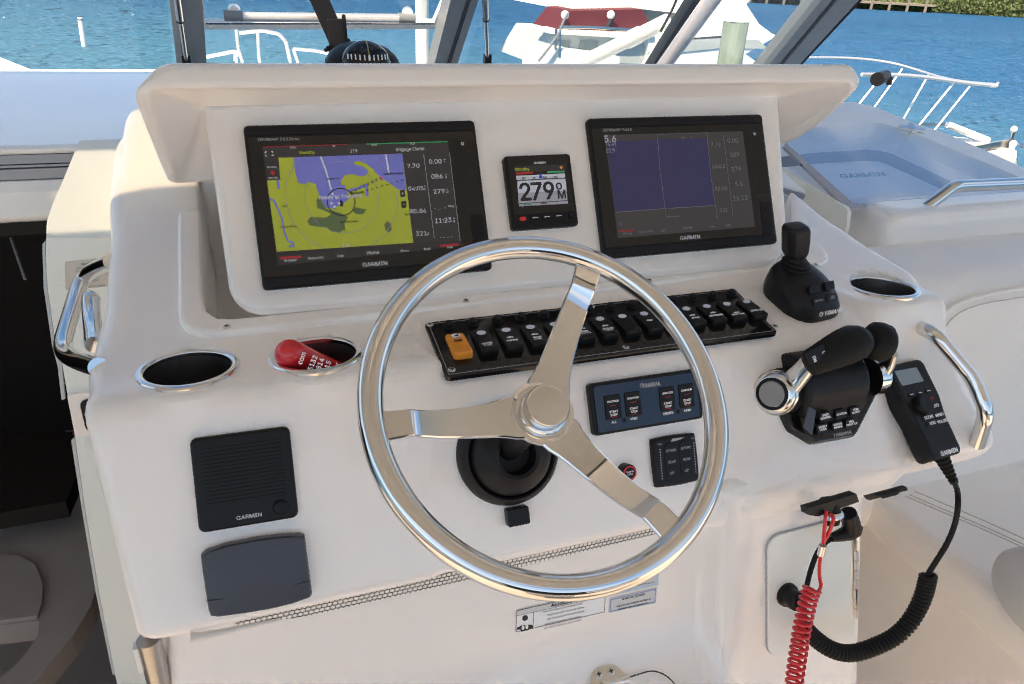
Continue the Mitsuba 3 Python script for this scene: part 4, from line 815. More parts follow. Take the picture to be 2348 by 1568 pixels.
# labels stuck on the knee panel
mat('label_white', (.78, .78, .77), .45); mat('label_grey', (.55, .55, .55), .45); mat('label_blue', (.10, .20, .48), .45); mat('label_pale', (.42, .52, .60), .3); mat('label_clear', (.66, .67, .64), .4)
def sticker(name, lab, px, m, cat='label'):
    kk = thing(name, lab, cat); p_ = Panel(KNEE, px, .0008); p_.shape('sheet', m, sg.Polygon([p_.uv(t_) for t_ in px]), kk, 0, .0004); return kk, p_
kk, p_ = sticker('warning_label', 'white warning label with a black figure pictogram below the wheel', [(1183, 1398), (1388, 1352), (1386, 1403), (1181, 1449)], 'label_white')
p_.shape('head_band', 'label_grey', p_.poly([(1184, 1400), (1387, 1354), (1387, 1366), (1184, 1411)]), kk, .0005)
p_.shape('frame_line', 'lcd_black', shapely.union_all([p_.line([(1184, 1399), (1387, 1353)], .9), p_.line([(1182, 1448), (1385, 1402)], .9), p_.line([(1184, 1399), (1182, 1448)], .9), p_.line([(1387, 1353), (1385, 1402)], .9), p_.line([(1223, 1399), (1221, 1440)], .9), p_.line([(1184, 1411), (1387, 1366)], .7)]), kk, .0007)
p_.words('heading', 'lcd_black', [('WARNING', (1290, 1382), 6.5)], kk, .0009, bold=True)
p_.words('small_print', 'grey_print', [('Carbon monoxide can cause brain damage or death.', (1290, 1392), 3.4), ('Engine and generator exhaust contains odorless', (1297, 1400), 3.4), ('Signs of poisoning include nausea and dizziness.', (1297, 1409), 3.4), ('Get fresh air if anyone shows signs of poisoning.', (1290, 1421), 3.4), ('See manual for information on carbon monoxide.', (1290, 1430), 3.4)], kk, .0009, sx=.82)
p_.shape('figure', 'lcd_black', p_.poly([(1183, 1443), (1186, 1437), (1196, 1433), (1214, 1431), (1221, 1433), (1221, 1441), (1213, 1440), (1212, 1443), (1194, 1447), (1192, 1442)]).union(sg.Point(p_.uv((1203, 1416))).buffer(6.5 * p_.mpp)), kk, .0007)
p_.shape('lungs', 'label_white', sa.scale(sg.Point(p_.uv((1198, 1438))).buffer(3.2 * p_.mpp), 1, 1.5).union(sa.scale(sg.Point(p_.uv((1207, 1436))).buffer(3.2 * p_.mpp), 1, 1.5)).union(p_.line([(1205, 1420), (1203, 1433)], 1.6)), kk, .0010)
p_.shape('hazard_mark', 'lcd_black', p_.poly([(1262, 1390), (1266, 1381), (1270, 1388)]), kk, .0007)
kk, p_ = sticker('flotation_plate', 'grey plate with a blue border lettered basic flotation', [(1397, 1372), (1506, 1346), (1503, 1382), (1395, 1405)], 'label_grey')
p_.shape('border', 'label_blue', p_.poly([(1399, 1374), (1503, 1349), (1501, 1380), (1398, 1402)]).difference(p_.poly([(1399, 1374), (1503, 1349), (1501, 1380), (1398, 1402)]).buffer(-.0011)), kk, .0005)
p_.words('lettering', 'lcd_black', [('BASIC FLOTATION', (1452, 1367), 4.2), ('THIS BOAT HAS "BASIC FLOTATION" AS', (1452, 1381), 3.0), ('DEFINED BY ABYC STANDARD H-8', (1450, 1389), 3.0)], kk, .0007)
kk, p_ = sticker('capacity_plate', 'pale blue capacity plate partly hidden by the bottom of the wheel rim', [(1402, 1302), (1512, 1279), (1508, 1341), (1397, 1366)], 'label_pale')
p_.shape('inner_field', 'label_grey', p_.poly([(1406, 1306), (1508, 1284), (1504, 1336), (1401, 1361)]).buffer(-.002), kk, .0005)
p_.words('lettering', 'lcd_black', [('MAXIMUM CAPACITIES', (1457, 1318), 4), ('GRADY WHITE BOATS, INC. GREENVILLE, NC', (1462, 1341), 2.6)], kk, .0007)
kk, p_ = sticker('yellow_label', 'yellow label just above the lower edge of the steering wheel', [(1309, 1322), (1347, 1313), (1346, 1321), (1308, 1330)], 'yellow_print')
p_.shape('hazard_mark', 'lcd_black', p_.poly([(1318, 1326), (1321, 1321), (1324, 1325)]), kk, .0007)
# hatch and hinge at the foot
hf2 = Frame(at(1398, 1545, TOE), (1, 0, 0), TOE[0]); 
k2 = thing('locker_hinge', 'round ended stainless hinge at the foot of the console', 'hinge')
tp = [hf2.loc(at(x, y, off(TOE, .002)))[:2] for x, y in ((1355, 1562), (1358, 1542), (1372, 1529), (1392, 1524), (1412, 1527), (1428, 1541), (1434, 1556), (1440, 1572), (1360, 1585))]
obj('leaf', hf2.put(poly_plate(sg.Polygon(tp).buffer(-.003).buffer(.003), .003)), 'steel', k2, smooth=False)
obj('pin', bar(at(1380, 1570, off(TOE, .005)), at(1442, 1556, off(TOE, .005)), .0050, 14), 'chrome', k2)
for x, y in ((1372, 1545), (1400, 1538)): screw(k2, at(x, y, off(TOE, .003)), TOE[0], .0062)
hl_ = spline([hf2.loc(at(x, y, off(TOE, .001)))[:3] for x, y in ((1438, 1553), (1465, 1545), (1495, 1538), (1520, 1545), (1540, 1560), (1555, 1580))], 40)
obj('hatch_seam', hf2.put(poly_plate(sg.LineString(hl_[:, :2]).buffer(.0010), .0006, .0002)), 'net_cord', helm, smooth=False)
#3>
#<4
# ------------------------------------------------------------------ left of the console: cabin side panel, doorway, coachroof
PNA = tilt_plane(10, (0, 1.40, -.50)); hinge_z = at(180, 545, PNA)
PNB = tilt_plane(60, hinge_z)
k = thing('cabin_side_panel', 'off white side panel between the dark cabin doorway and the console', 'bulkhead panel')
lowL = [(106, 545), (105, 600), (109, 660), (127, 784), (142, 830), (155, 906), (163, 950), (172, 1001), (195, 1165), (227, 1356), (265, 1551), (278, 1620)]
lowR = [(420, 1620), (400, 1440), (330, 1200), (300, 900), (300, 545)]
def plate(px, pl, th): fr = Frame(at(*px[0], pl), (1, 0, 0), pl[0]); return fr.put(poly_plate(sg.Polygon([fr.loc(at(x, y, pl))[:2] for x, y in px]).buffer(0), th, -th))
obj('lower_board', plate(lowL + lowR, PNA, .022), 'panel_white', k, smooth=False)
obj('upper_board', plate([(107, 545), (106, 530), (108, 505), (120, 470), (150, 400), (182, 322), (330, 316), (300, 545)], PNB, .022), 'panel_white', k, smooth=False)
obj('clear_edge', plate([(97, 560), (104, 552), (104, 600), (108, 660), (126, 784), (141, 830), (149, 914), (141, 917), (132, 840), (119, 790), (100, 660)], off(PNA, -.004), .008), 'clear_plastic', k, smooth=False)
obj('clear_edge', plate([(163, 1010), (171, 1004), (194, 1165), (226, 1356), (264, 1545), (258, 1548), (219, 1356), (187, 1165)], off(PNA, -.004), .008), 'clear_plastic', k, smooth=False)
lt = obj('latch_box', plate([(154, 908), (165, 904), (300, 890), (300, 985), (172, 1000)], off(PNA, .010), .012), 'gelcoat', k, smooth=False)
pf_ = Panel(off(PNA, .0105), [(184, 918), (260, 905), (270, 980), (196, 990)])
obj('latch_pocket', pf_.f.put(rbox(pf_.w, pf_.h, .003, .012, .001)), 'black_plastic', lt)
f = Frame(at(210, 1016, PNA), (1, 0, 0), PNA[0]); obj('button', f.put(lathe([(.0135, 0), (.013, .002), (.010, .003), (0, .0034)], 28)), 'label_clear', k)
kk = thing('warning_label', 'worn clear warning label behind the bent grab rail', 'label'); p_ = Panel(PNA, [(150, 600), (262, 590), (268, 655), (149, 664)], .0008)
p_.shape('sheet', 'label_worn', sg.Polygon([p_.uv(t_) for t_ in ((149, 600), (262, 588), (268, 655), (150, 665))]).buffer(-.003).buffer(.003), kk, 0, .0004)
p_.words('heading', 'label_ink', [('WARNING!', (208, 604), 6)], kk, .0006, bold=True)
p_.words('small_print', 'label_ink', [('DO NOT OPERATE', (200, 613), 4), ('WITHOUT READING', (203, 620), 4), ('OWNERS MANUAL', (205, 627), 4), ('INJURY OR', (190, 636), 4), ('DEATH MAY RESULT', (200, 644), 4), ('SLOW DOWN', (222, 655), 4)], kk, .0006)
# the coachroof: one moulding, sloping top, rounded edge, front lip with tracks
def col(py, Y): return atY(100, py, Y * 1.24)
prof = [col(158, 2.25), col(200, 1.95), col(250, 1.68), col(300, 1.46), col(322, 1.38), col(332, 1.345), col(343, 1.335), col(352, 1.34), col(352, 1.36), col(410, 1.36), col(412, 1.345), col(440, 1.335), col(500, 1.33), col(507, 1.34)]
prof = [(p_[1], p_[2]) for p_ in prof]
pr2 = fillet_path([(a_, b_, 0) for a_, b_ in prof], [.3, .3, .15, .05, .02, .02, .006, .004, .004, .006, .01, .05, .006], 5)[:, :2]
sec = np.vstack([pr2, [(2.2, pr2[-1, 1]), (2.75, -.72), (2.95, pr2[0, 1] - .05)]])
def extrude_x(sec, x0, x1, skew=0.0):
    a_ = np.c_[np.full(len(sec), x0), sec[:, 0], sec[:, 1]]; b_ = a_.copy(); b_[:, 0] = x1; b_[:, 1] += 0; m = loft([a_, b_], True, True)
    g = sg.Polygon(sec); t_ = trimesh.creation.extrude_polygon(g if g.is_valid else g.buffer(0), x1 - x0, engine='earcut'); v = t_.vertices.copy(); t_.vertices = np.c_[x0 + v[:, 2], v[:, 0], v[:, 1]]; return t_
k = thing('coachroof', 'pale blue white coachroof edge over the cabin doorway', 'cabin roof')
obj('moulding', extrude_x(sec, -2.3, -.21), 'gelcoat_white', k, smooth=50)
tr = lambda py0, py1, Y, th: slab(np.array([atY(100, py0, Y) + [-2, 0, 0], atY(100, py0, Y) + [.12, 0, 0], atY(100, py1, Y) + [.12, 0, 0], atY(100, py1, Y) + [-2, 0, 0]]) * np.array([1, 1, 1]), th, (0, -1, 0))
for a_, b_ in ((354, 374), (377, 382), (386, 409)): obj('door_track', tr(a_, b_, 1.668, .02), 'track_grey', k, smooth=False)
def deckpoly(px, Z): return np.array([atZ(x, y, Z) for x, y in px])
k = thing('side_deck', 'bright sunlit white wedge of side deck at the left edge', 'deck')
dq = deckpoly([(-60, 118), (0, 131), (68, 158), (60, 175), (-60, 185)], -.62); obj('top', loft([dq - [0, 0, .15], dq]) if np.cross(dq[1] - dq[0], dq[2] - dq[0])[2] > 0 else loft([dq[::-1] - [0, 0, .15], dq[::-1]]), 'white_paint', k, smooth=False)
# cabin: dark room beyond the doorway
cab = []
x0, x1, y0, y1, z0, z1 = -2.4, -.16, 1.66, 3.2, -1.95, -.50
def wallbox(a_, b_): a_, b_ = np.array(a_), np.array(b_); return box(*(b_ - a_), (a_ + b_) / 2)
k = thing('cabin', 'dark cabin interior seen through the doorway at the left', 'cabin')
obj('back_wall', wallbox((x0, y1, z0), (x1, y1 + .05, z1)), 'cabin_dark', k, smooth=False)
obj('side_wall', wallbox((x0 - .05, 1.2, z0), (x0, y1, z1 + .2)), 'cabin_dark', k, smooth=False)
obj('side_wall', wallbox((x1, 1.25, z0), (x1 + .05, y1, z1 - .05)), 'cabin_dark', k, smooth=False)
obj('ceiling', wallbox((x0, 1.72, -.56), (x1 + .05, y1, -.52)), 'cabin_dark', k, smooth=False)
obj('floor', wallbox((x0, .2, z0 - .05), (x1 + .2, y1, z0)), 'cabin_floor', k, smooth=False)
obj('door_frame', bar(atY(25, 545, 2.0), atY(58, 640, 1.9), .0035, 8), 'cabin_frame', k)
SZ = -1.42
def zpoly(px, Z): return sg.Polygon([atZ(x, y, Z)[:2] for x, y in px]).buffer(0)
outer_ = zpoly([(-80, 1215), (30, 1195), (110, 1180), (190, 1178), (226, 1195), (232, 1250), (228, 1320), (208, 1390), (165, 1460), (110, 1525), (60, 1590), (-80, 1680)], SZ)
inner_ = zpoly([(-80, 1440), (0, 1434), (90, 1423), (88, 1455), (60, 1498), (20, 1540), (-80, 1600)], SZ)
obj('curved_step', poly_plate(outer_.difference(inner_).buffer(-.015).buffer(.015), .06, SZ - .06), 'cabin_floor', k, smooth=False)
ri = zpoly([(-60, 1275), (0, 1277), (50, 1280), (85, 1300), (103, 1345), (100, 1390), (90, 1420), (0, 1432), (-60, 1436)], SZ); obj('step_lid', poly_plate(ri.buffer(-.008).buffer(.006), .012, SZ), 'cabin_floor', k, smooth=False)
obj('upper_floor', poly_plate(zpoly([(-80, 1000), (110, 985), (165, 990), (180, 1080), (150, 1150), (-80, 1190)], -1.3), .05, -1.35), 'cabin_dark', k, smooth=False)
k = thing('support_post', 'short stainless post under the bottom left corner of the console', 'post')
obj('tube', bar(at(340, 1465, off(KNEE, .01)) , at(340, 1465, off(KNEE, .01)) - [0, 0, .4], .0135, 20), 'steel_dark', k)
obj('clip', box(.012, .012, .04, at(325, 1505, off(KNEE, .0))), 'label_clear', k, smooth=False)

# ------------------------------------------------------------------ right of the console: lounge, side box, chart tray
k = thing('lounge_seat', 'cream vinyl lounge seat with stitched seams at the right', 'lounge seat')
ZS = -1.0; XE = 1.205; YB = .926
obj('base', wallbox((XE + .035, -.1, -1.8), (2.6, 1.2, ZS - .09)), 'gelcoat', k, smooth=False)
cush = planes_sdf([plane((-1, 0, 0), (XE, 0, 0)), plane((1, 0, 0), (2.5, 0, 0)), plane((0, 0, 1), (0, 0, ZS)), plane((0, 0, -1), (0, 0, ZS - .10)), plane((0, -1, 0), (0, .1, 0)), plane((0, 1, 0), (0, 1.15, 0))], .035)
sdf_obj('seat_cushion', cush, (1.15, .05, -1.16), (2.55, 1.2, -.95), .010, 'vinyl', k)
zt = atY(2250, 625, YB + .10)[2]
backp = planes_sdf([tilt_plane(12, (0, YB, ZS)), plane((-1, .0, 0), (XE - .16, 0, 0)), plane((1, 0, 0), (2.5, 0, 0)), plane((0, 0, 1), (0, 0, zt)), plane((0, 1, 0), (0, 1.28, 0)), plane((0, 0, -1), (0, 0, ZS - .12))], .10)
sdf_obj('backrest', backp, (.98, .82, -1.2), (2.55, 1.34, zt + .04), .010, 'vinyl', k)
BK = off(tilt_plane(12, (0, YB, ZS)), .004)
def cord(name, px, fn, r_, m, n_=40): return obj(name, tube(spline([fn(x, y) for x, y in px], n_), r_, 8), m, k)
cord('piping', [(2130, 775), (2150, 735), (2180, 705), (2230, 684), (2300, 668), (2380, 655)], lambda x, y: at(x, y, BK), .0045, 'vinyl')
for dx, dy in ((0, 0), (10, -3), (20, -12)): cord('stitching', [(2075 + dx, 1137 + dy), (2140 + dx, 1165 + dy), (2250 + dx, 1212 + dy), (2360 + dx, 1262 + dy)], lambda x, y: atZ(x, y, ZS + .0004), .0012, 'stitch')
cord('stitching', [(2160, 760), (2185, 728), (2230, 703), (2300, 688), (2380, 676)], lambda x, y: at(x, y, BK), .0011, 'stitch')
k = thing('grey_bolster', 'rounded light grey seat bolster cut off by the right edge', 'bolster')
c_ = atY(2402, 1375, .55); bc_ = c_.copy(); sdf_obj('pad', lambda P: np.sqrt((((P - bc_) / np.array([.045, .10, .080])) ** 2).sum(1)) * .05 - .05, c_ - .2, c_ + .2, .010, 'grey_vinyl', k)

# side box with rail
YC = 1.22
SB = tilt_plane(6, (0, YC, atY(2200, 560, YC)[2]))
xs0 = at(2045, 520, SB)[0]; zs0 = at(2150, 484, SB)[2]
k = thing('side_moulding', 'cream white moulded side box above the lounge seat', 'side moulding')
sb = planes_sdf([SB, plane((-1, -.10, .14), (xs0 - .01, YC, zs0 - .05)), plane((0, -.05, 1), (0, YC, zs0)), plane((1, 0, 0), (3.0, 0, 0)), plane((0, 1, 0), (0, YC + .16, 0)), plane((0, 0, -1), (0, 0, -1.0))], .035)
sdf_obj('body', sb, (xs0 - .15, YC - .12, -1.05), (3.05, YC + .25, zs0 + .05), .010, 'gelcoat', k)
k = thing('hand_rail', 'polished steel rail bent down into the top of the side moulding', 'hand rail')
RT = lambda x, y, d_: atY(x, y, YC + .055)
obj('bar', tube(fillet_path([RT(2092, 500, 0), RT(2186, 427, 0), RT(2400, 417, 0)], .045, 12), .0145, 20), 'chrome', k, smooth=60)
obj('flange', tube(np.array([RT(2098, 494, 0), RT(2106, 488, 0)]), .0175, 20), 'chrome', k)
# tray with a clear lid
LID = tilt_plane(71, np.array([0, YC + .12, zs0 + .012]) )
k = thing('chart_tray', 'shallow white tray under a clear acrylic lid beside the windshield', 'chart tray')
lid_px = [(1800, 290), (2012, 274), (2085, 292), (2380, 412), (2380, 438), (1985, 473), (1946, 482), (1790, 335)]
LF = Frame(at(2000, 400, LID), (1, 0, 0), LID[0])
def lidpoly(px, d_=0.0): return sg.Polygon([LF.loc(at(x, y, off(LID, d_)))[:2] for x, y in px]).buffer(0)
obj('lid', LF.put(poly_plate(lidpoly(lid_px), .0, 0)) if False else trimesh.Trimesh(*trimesh.creation.triangulate_polygon(lidpoly(lid_px), engine='earcut')) if False else LF.put(poly_plate(lidpoly(lid_px), .006, -.003)), 'acrylic', k, smooth=False)
wide = [(1740, 262), (1905, 234), (1990, 240), (2080, 275), (2420, 425), (2420, 470), (1985, 490), (1935, 500), (1740, 345)]
obj('floor', LF.put(poly_plate(lidpoly(wide, -.045), .01, -.055)), 'tray_white', k, smooth=False)
obj('edge_gasket', LF.put(poly_plate(lidpoly([(1795, 338), (1800, 330), (1955, 470), (1985, 470), (1985, 476), (1946, 486)]), .008, -.004)), 'gasket_mauve', k, smooth=False)
for c_ in ((2090, 297), (2362, 338)):
    hfr = Frame(at(*c_, off(LID, .006)), (1, -.35, 0), LID[0]); hk = obj('hinge', hfr.put(trimesh.util.concatenate([rbox(.075, .020, .006, .008, .002), move(rbox(.018, .040, .010, .005, .003), .0, .004)])), 'chrome', k)
kk = thing('screen_cover', 'white plastic screen cover lettered on top, lying under the clear lid', 'screen cover')
cov_px = [(1700, 371), (1860, 353), (1985, 345), (2015, 347), (2045, 355), (2225, 440), (1985, 474), (1930, 476), (1750, 420)]
obj('skirt', LF.put(poly_plate(lidpoly(cov_px, -.036).buffer(-.008).buffer(.008), .012, -.046)), 'cover_grey', kk, smooth=False)
top_px = [(1700, 395), (1860, 378), (1985, 371), (2010, 372), (2030, 378), (2160, 437), (1985, 463), (1940, 466), (1770, 420)]
obj('panel', LF.put(poly_plate(lidpoly(top_px, -.030).buffer(-.006).buffer(.006), .008, -.036)), 'cover_white', kk, smooth=False)
lfr = Frame(at(1978, 403, off(LID, -.0275)), at(2060, 397, off(LID, -.0275)) - at(1900, 407, off(LID, -.0275)), LID[0])
obj('lettering', text('GARMIN', .0165, lfr, 0, -.006, .0, bold=True, sx=1.55), 'label_blue_grey', kk, smooth=False)
k = thing('trim_board', 'cream plastic board standing between the console and the chart tray', 'board')
TB = plane(np.cross(at(1945, 500, LID) - at(1800, 372, LID), np.array([0.1, -.2, 1.0])), at(1880, 460, off(LID, -.02)))
if TB[0] @ ray(1880, 460) > 0: TB = (-TB[0], -TB[1])
obj('board', plate([(1790, 386), (1805, 396), (1860, 428), (1925, 468), (1937, 474), (1943, 484), (1940, 520), (1934, 541), (1926, 541), (1860, 492), (1790, 440)], TB, .012), 'gelcoat_cream', k, smooth=False)
# side deck behind the lid, out to the gunwale
k = thing('side_deck', 'white side deck behind the clear lid, sunlit along its outer edge', 'deck')
gun = [(1740, 270), (1860, 252), (1905, 233), (1960, 234), (2010, 246), (2080, 277), (2160, 303), (2260, 345), (2420, 420), (2420, 440), (2085, 300), (2012, 280), (1740, 300)]
obj('deck', LF.put(poly_plate(lidpoly(gun, .004), .30, -.296)), 'gelcoat_white', k, smooth=False)

# ------------------------------------------------------------------ windshield
WD = np.array([.013, -.678, .735]); WNn = np.array([0, -.735, -.678]); WP = plane(WNn, atY(1027, 137, 1.80))
k = thing('windshield', 'raked windshield with grey posts and an opening centre window', 'windshield')
def post(pxL, pxR, py, th, m, name='post', lift=0.0):
    """a post of the windshield, from just below the hood to the roof"""
    a_, b_ = at(pxL[0], py[0], off(WP, lift)), at(pxR[0], py[0], off(WP, lift)); c_, d_ = at(pxL[1], py[1], off(WP, lift)), at(pxR[1], py[1], off(WP, lift))
    Lh = 1.06
    def ext(u_, v_): t_ = (v_ - u_) / np.linalg.norm(v_ - u_); return u_ - t_ * .12, u_ + t_ * Lh
    a0, a1 = ext(a_, c_); b0, b1 = ext(b_, d_)
    return slab(np.array([a0, b0, b1, a1]), th, WNn)
obj('post', post((418, 403), (473, 464), (137, 0), .05, 'mullion_grey'), 'mullion_grey', k, smooth=False)
obj('post', post((404, 388), (419, 404), (137, 0), .03, 'mullion_grey', lift=-.01), 'mullion_light', k, smooth=False)
obj('post', post((1000, 1033), (1054, 1097), (130, 0), .05, 'mullion_grey'), 'mullion_grey', k, smooth=False)
obj('gasket', post((1030, 1071), (1038, 1079), (130, 0), .004, '', lift=.0025), 'mullion_dark', k, smooth=False)
obj('post', post((1503, 1589), (1511, 1606), (137, 0), .03, '', lift=-.004), 'mullion_dark', k, smooth=False)
obj('post', post((1772, 1883), (1846, 1973), (137, 0), .05, 'mullion_grey'), 'mullion_grey', k, smooth=False)
obj('gasket', post((1797, 1911), (1804, 1919), (137, 0), .004, '', lift=.0025), 'mullion_dark', k, smooth=False)
obj('seal', post((1844, 1970), (1849, 1977), (137, 0), .03, '', lift=.001), 'black_plastic', k, smooth=False)
def pane(px, pl, m='glass_pane'):
    c_ = ats(px, pl); mm = trimesh.Trimesh(c_, [[0, 1, 2], [0, 2, 3]], process=False); return mm
top = lambda x: -620
obj('pane', pane([(-300, 170), (398, 170), (330, -600), (-500, -600)], off(WP, -.02)), 'glass_pane', k, smooth=False)
obj('pane', pane([(1054, 170), (1503, 170), (1960, -560), (1330, -560)], off(WP, -.02)), 'glass_pane', k, smooth=False)
obj('pane', pane([(1511, 170), (1772, 170), (2360, -560), (1975, -560)], off(WP, -.02)), 'glass_pane', k, smooth=False)
# opening centre window, swung out
CW = plane(np.array([0, -.80, -.60]), atY(740, 62, 1.98))
fw = thing('vent_window', 'white framed window swung open with a bright bar across its foot', 'window')
obj('pane', pane([(470, 58), (1003, 60), (1240, -500), (400, -500)], off(CW, -.006)), 'glass_pane', fw, smooth=False)
def strip(px, pl, th): return plate(px, pl, th)
obj('frame', [strip([(465, 56.5), (1006, 56), (1004, 67), (470, 68)], CW, .02), strip([(466, 57), (471, 57), (430, -480), (420, -480)], CW, .02), strip([(994, 57), (1003, 60), (1240, -480), (1220, -480)], CW, .02)], 'white_paint', fw, smooth=False)
obj('seal', [strip([(1003, 64), (1010, 60), (1252, -480), (1240, -480)], off(CW, -.01), .02), strip([(472, 55), (996, 55), (996, 56), (472, 56)], off(CW, .001), .003)], 'mullion_dark', fw, smooth=False)
b0, b1 = at(530, 38.5, off(CW, .045)), at(940, 43, off(CW, .045))
obj('bar', bar(b0, b1, .0105, 16), 'rail_steel', fw)
for i, (x, y) in enumerate(((537, 36), (934, 42))):
    c_ = at(x, y, off(CW, .045)); u_ = (b1 - b0) / np.linalg.norm(b1 - b0); hb_ = obj('bracket', tube(np.array([c_ - u_ * .022, c_ + u_ * .018]), .0120, 14), 'mullion_grey', fw); obj('foot', bar(at(x, y - 6, off(CW, .045)), at(x, y - 13, off(CW, .003)), .014, 14), 'white_paint', hb_)
obj('clamp', box(.030, .03, .034, at(747, 40, off(CW, .045))), 'mullion_grey', fw, smooth=False)
k = thing('window_arm', 'black folding arm holding the open window beside the compass', 'arm')
aa = [at(753, 46, off(CW, .045)), at(762, 62, off(CW, .02)), at(772, 88, off(WP, .03)), at(777, 118, off(WP, .02)), at(778, 150, off(WP, .01))]
def flatbar(a_, b_, w_, t_): u_ = (b_ - a_) / np.linalg.norm(b_ - a_); f_ = Frame((a_ + b_) / 2, u_, -ray(770, 90)); return f_.put(rbox(np.linalg.norm(b_ - a_), w_, t_, .004, .002, -t_ / 2))
obj('upper_link', flatbar(aa[0], aa[2], .040, .02), 'black_plastic', k); obj('lower_link', flatbar(aa[2] + (aa[2] - aa[3]) * .3, aa[4], .034, .03), 'black_plastic', k)
obj('side_plate', flatbar(at(790, 58, off(WP, .05)), at(793, 100, off(WP, .03)), .008, .02), 'black_plastic', k)
for x, y in ((795, 95), (751, 112)): obj('thumb_screw', [bar(at(x - 6, y + 4, off(WP, .03)), at(x + 3, y - 2, off(WP, .03)), .004, 8), move(trimesh.creation.icosphere(2, .006), *at(x + 2, y - 1, off(WP, .03)))], 'black_plastic', k)
# compass
k = thing('compass', 'black domed compass with white card marks on the dash behind the hood', 'compass')
cc_ = atY(832, 144, 1.45); CFr = Frame(cc_, (1, 0, 0), (0, -.25, 1)); vf = Frame(cc_, (1, 0, 0), (0, -1, .15))
obj('housing', CFr.put(lathe([(.068, -.04), (.068, .0), (.062, .011), (.052, .020), (.038, .026), (.0, .028)], 48)), 'black_satin', k, smooth=50)
R_ = .0455
dome = trimesh.creation.icosphere(4, R_); dome.apply_translation(cc_ + [0, -.034, -.003]); obj('dome', dome, 'black_gloss', k, smooth=True)
marks = []
for i in range(-5, 6):
    an = i * .19; p_ = cc_ + [0, -.034, -.003] + (R_ + .0004) * np.array([math.sin(an) * .93, -math.cos(an) * .93, .36]); q_ = p_ + np.array([0, .0035, .0085]); marks.append(bar(p_, q_, .0011 if i else .0017, 6))
obj('card_mark', marks, 'white_print', k, kind='stuff'); obj('lubber_line', tube(np.array([cc_ + [0, -.034, -.003] + (R_ + .0006) * np.array([0, -math.cos(t_), math.sin(t_)]) for t_ in np.linspace(.5, 1.45, 12)]), .0009, 6), 'brass_line', k)
# gas struts
for (xa, ya), (xb, yb), nm in (((427, 138), (397, -60), 'thin steel strut against the left windshield post'), ((1117, 132), (1110, -60), 'thin steel strut standing alone right of the centre post')):
    k = thing('strut', nm, 'strut', None); A_, B_ = at(xa, ya, off(WP, .02)), at(xb, yb, off(WP, .02)); u_ = (B_ - A_)
    obj('rod', bar(A_ - u_ * .1, A_ + u_ * .55, .0042, 12), 'steel', k); obj('cylinder', bar(A_ + u_ * .50, A_ + u_ * 2.6, .0070, 14), 'steel', k); obj('collar', bar(A_ + u_ * .49, A_ + u_ * .50, .0080, 14), 'black_plastic', k); obj('foot', move(box(.016, .016, .022), *(A_ - u_ * .02)), 'black_plastic', k, smooth=False)
# white roof frame outside
k = thing('roof_frame', 'white painted tube frame with a forked brace outside the windshield', 'tube frame')
def tw(x, y, Y): return atY(x, y, Y)
obj('leg', bar(tw(1493, 150, 2.3) - (tw(1612, 0, 2.12) - tw(1493, 150, 2.3)) * 1.6, tw(1493, 150, 2.3) + (tw(1612, 0, 2.12) - tw(1493, 150, 2.3)) * 3.2, .030, 20), 'white_paint', k)
obj('leg', bar(tw(1520, 150, 2.1) - (tw(1632, 0, 1.95) - tw(1520, 150, 2.1)) * 1.8, tw(1520, 150, 2.1) + (tw(1632, 0, 1.95) - tw(1520, 150, 2.1)) * 3.4, .023, 20), 'lilac_grey', k)
obj('brace', bar(tw(1290, 165, 2.6), tw(1530, 48, 2.25), .0235, 20), 'white_paint', k)
obj('joint', bar(tw(1438, 93, 2.39), tw(1468, 78, 2.35), .0275, 20), 'white_paint', k)
obj('dark_lanyard', tube(np.array([tw(1514, 72, 2.2), tw(1528, 46, 2.2), tw(1540, 24, 2.2), tw(1552, -4, 2.2)]), .004, 8), 'black_rubber', k)

# ------------------------------------------------------------------ own bow rail seen through the open window
k = thing('bow_rail', 'polished bow rail on the foredeck seen under the open window', 'bow rail')
def br(x, y, Y=4.6): return atY(x, y, Y)
for pts_, r_ in (([(466, 132), (540, 117), (548, 128)], .010), ([(548, 76), (600, 70), (640, 78), (655, 95), (665, 140)], .010), ([(540, 60), (546, 112), (555, 140)], .0085), ([(590, 72), (594, 140)], .0085), ([(672, 112), (720, 116), (760, 124)], .009), ([(672, 112), (682, 140)], .0085), ([(540, 118), (538, 140)], .0085)):
    obj('rail', tube(np.array([br(x, y) for x, y in pts_]) if len(pts_) < 3 else fillet_path([br(x, y) for x, y in pts_], .04, 5), r_, 12), 'rail_steel', k, smooth=60)

for x_, y_ in ((540, 125), (594, 130), (555, 138), (665, 138), (682, 138)): c_ = br(x_, y_); obj('stanchion', bar(c_, np.array([c_[0], c_[1], -.84]), .0085, 10), 'rail_steel', k)
k = thing('bow', 'white bow and foredeck of the boat below the windshield', 'bow')
obj('hull', poly_plate(sg.Polygon([(-2.4, 3.3), (-2.0, 4.3), (-.6, 5.9), (.3, 6.2), (1.0, 5.6), (1.9, 3.5), (2.3, 2.0), (.0, 2.0), (.0, 3.3)]), 2.4, -3.25), 'white_paint', k, smooth=False)
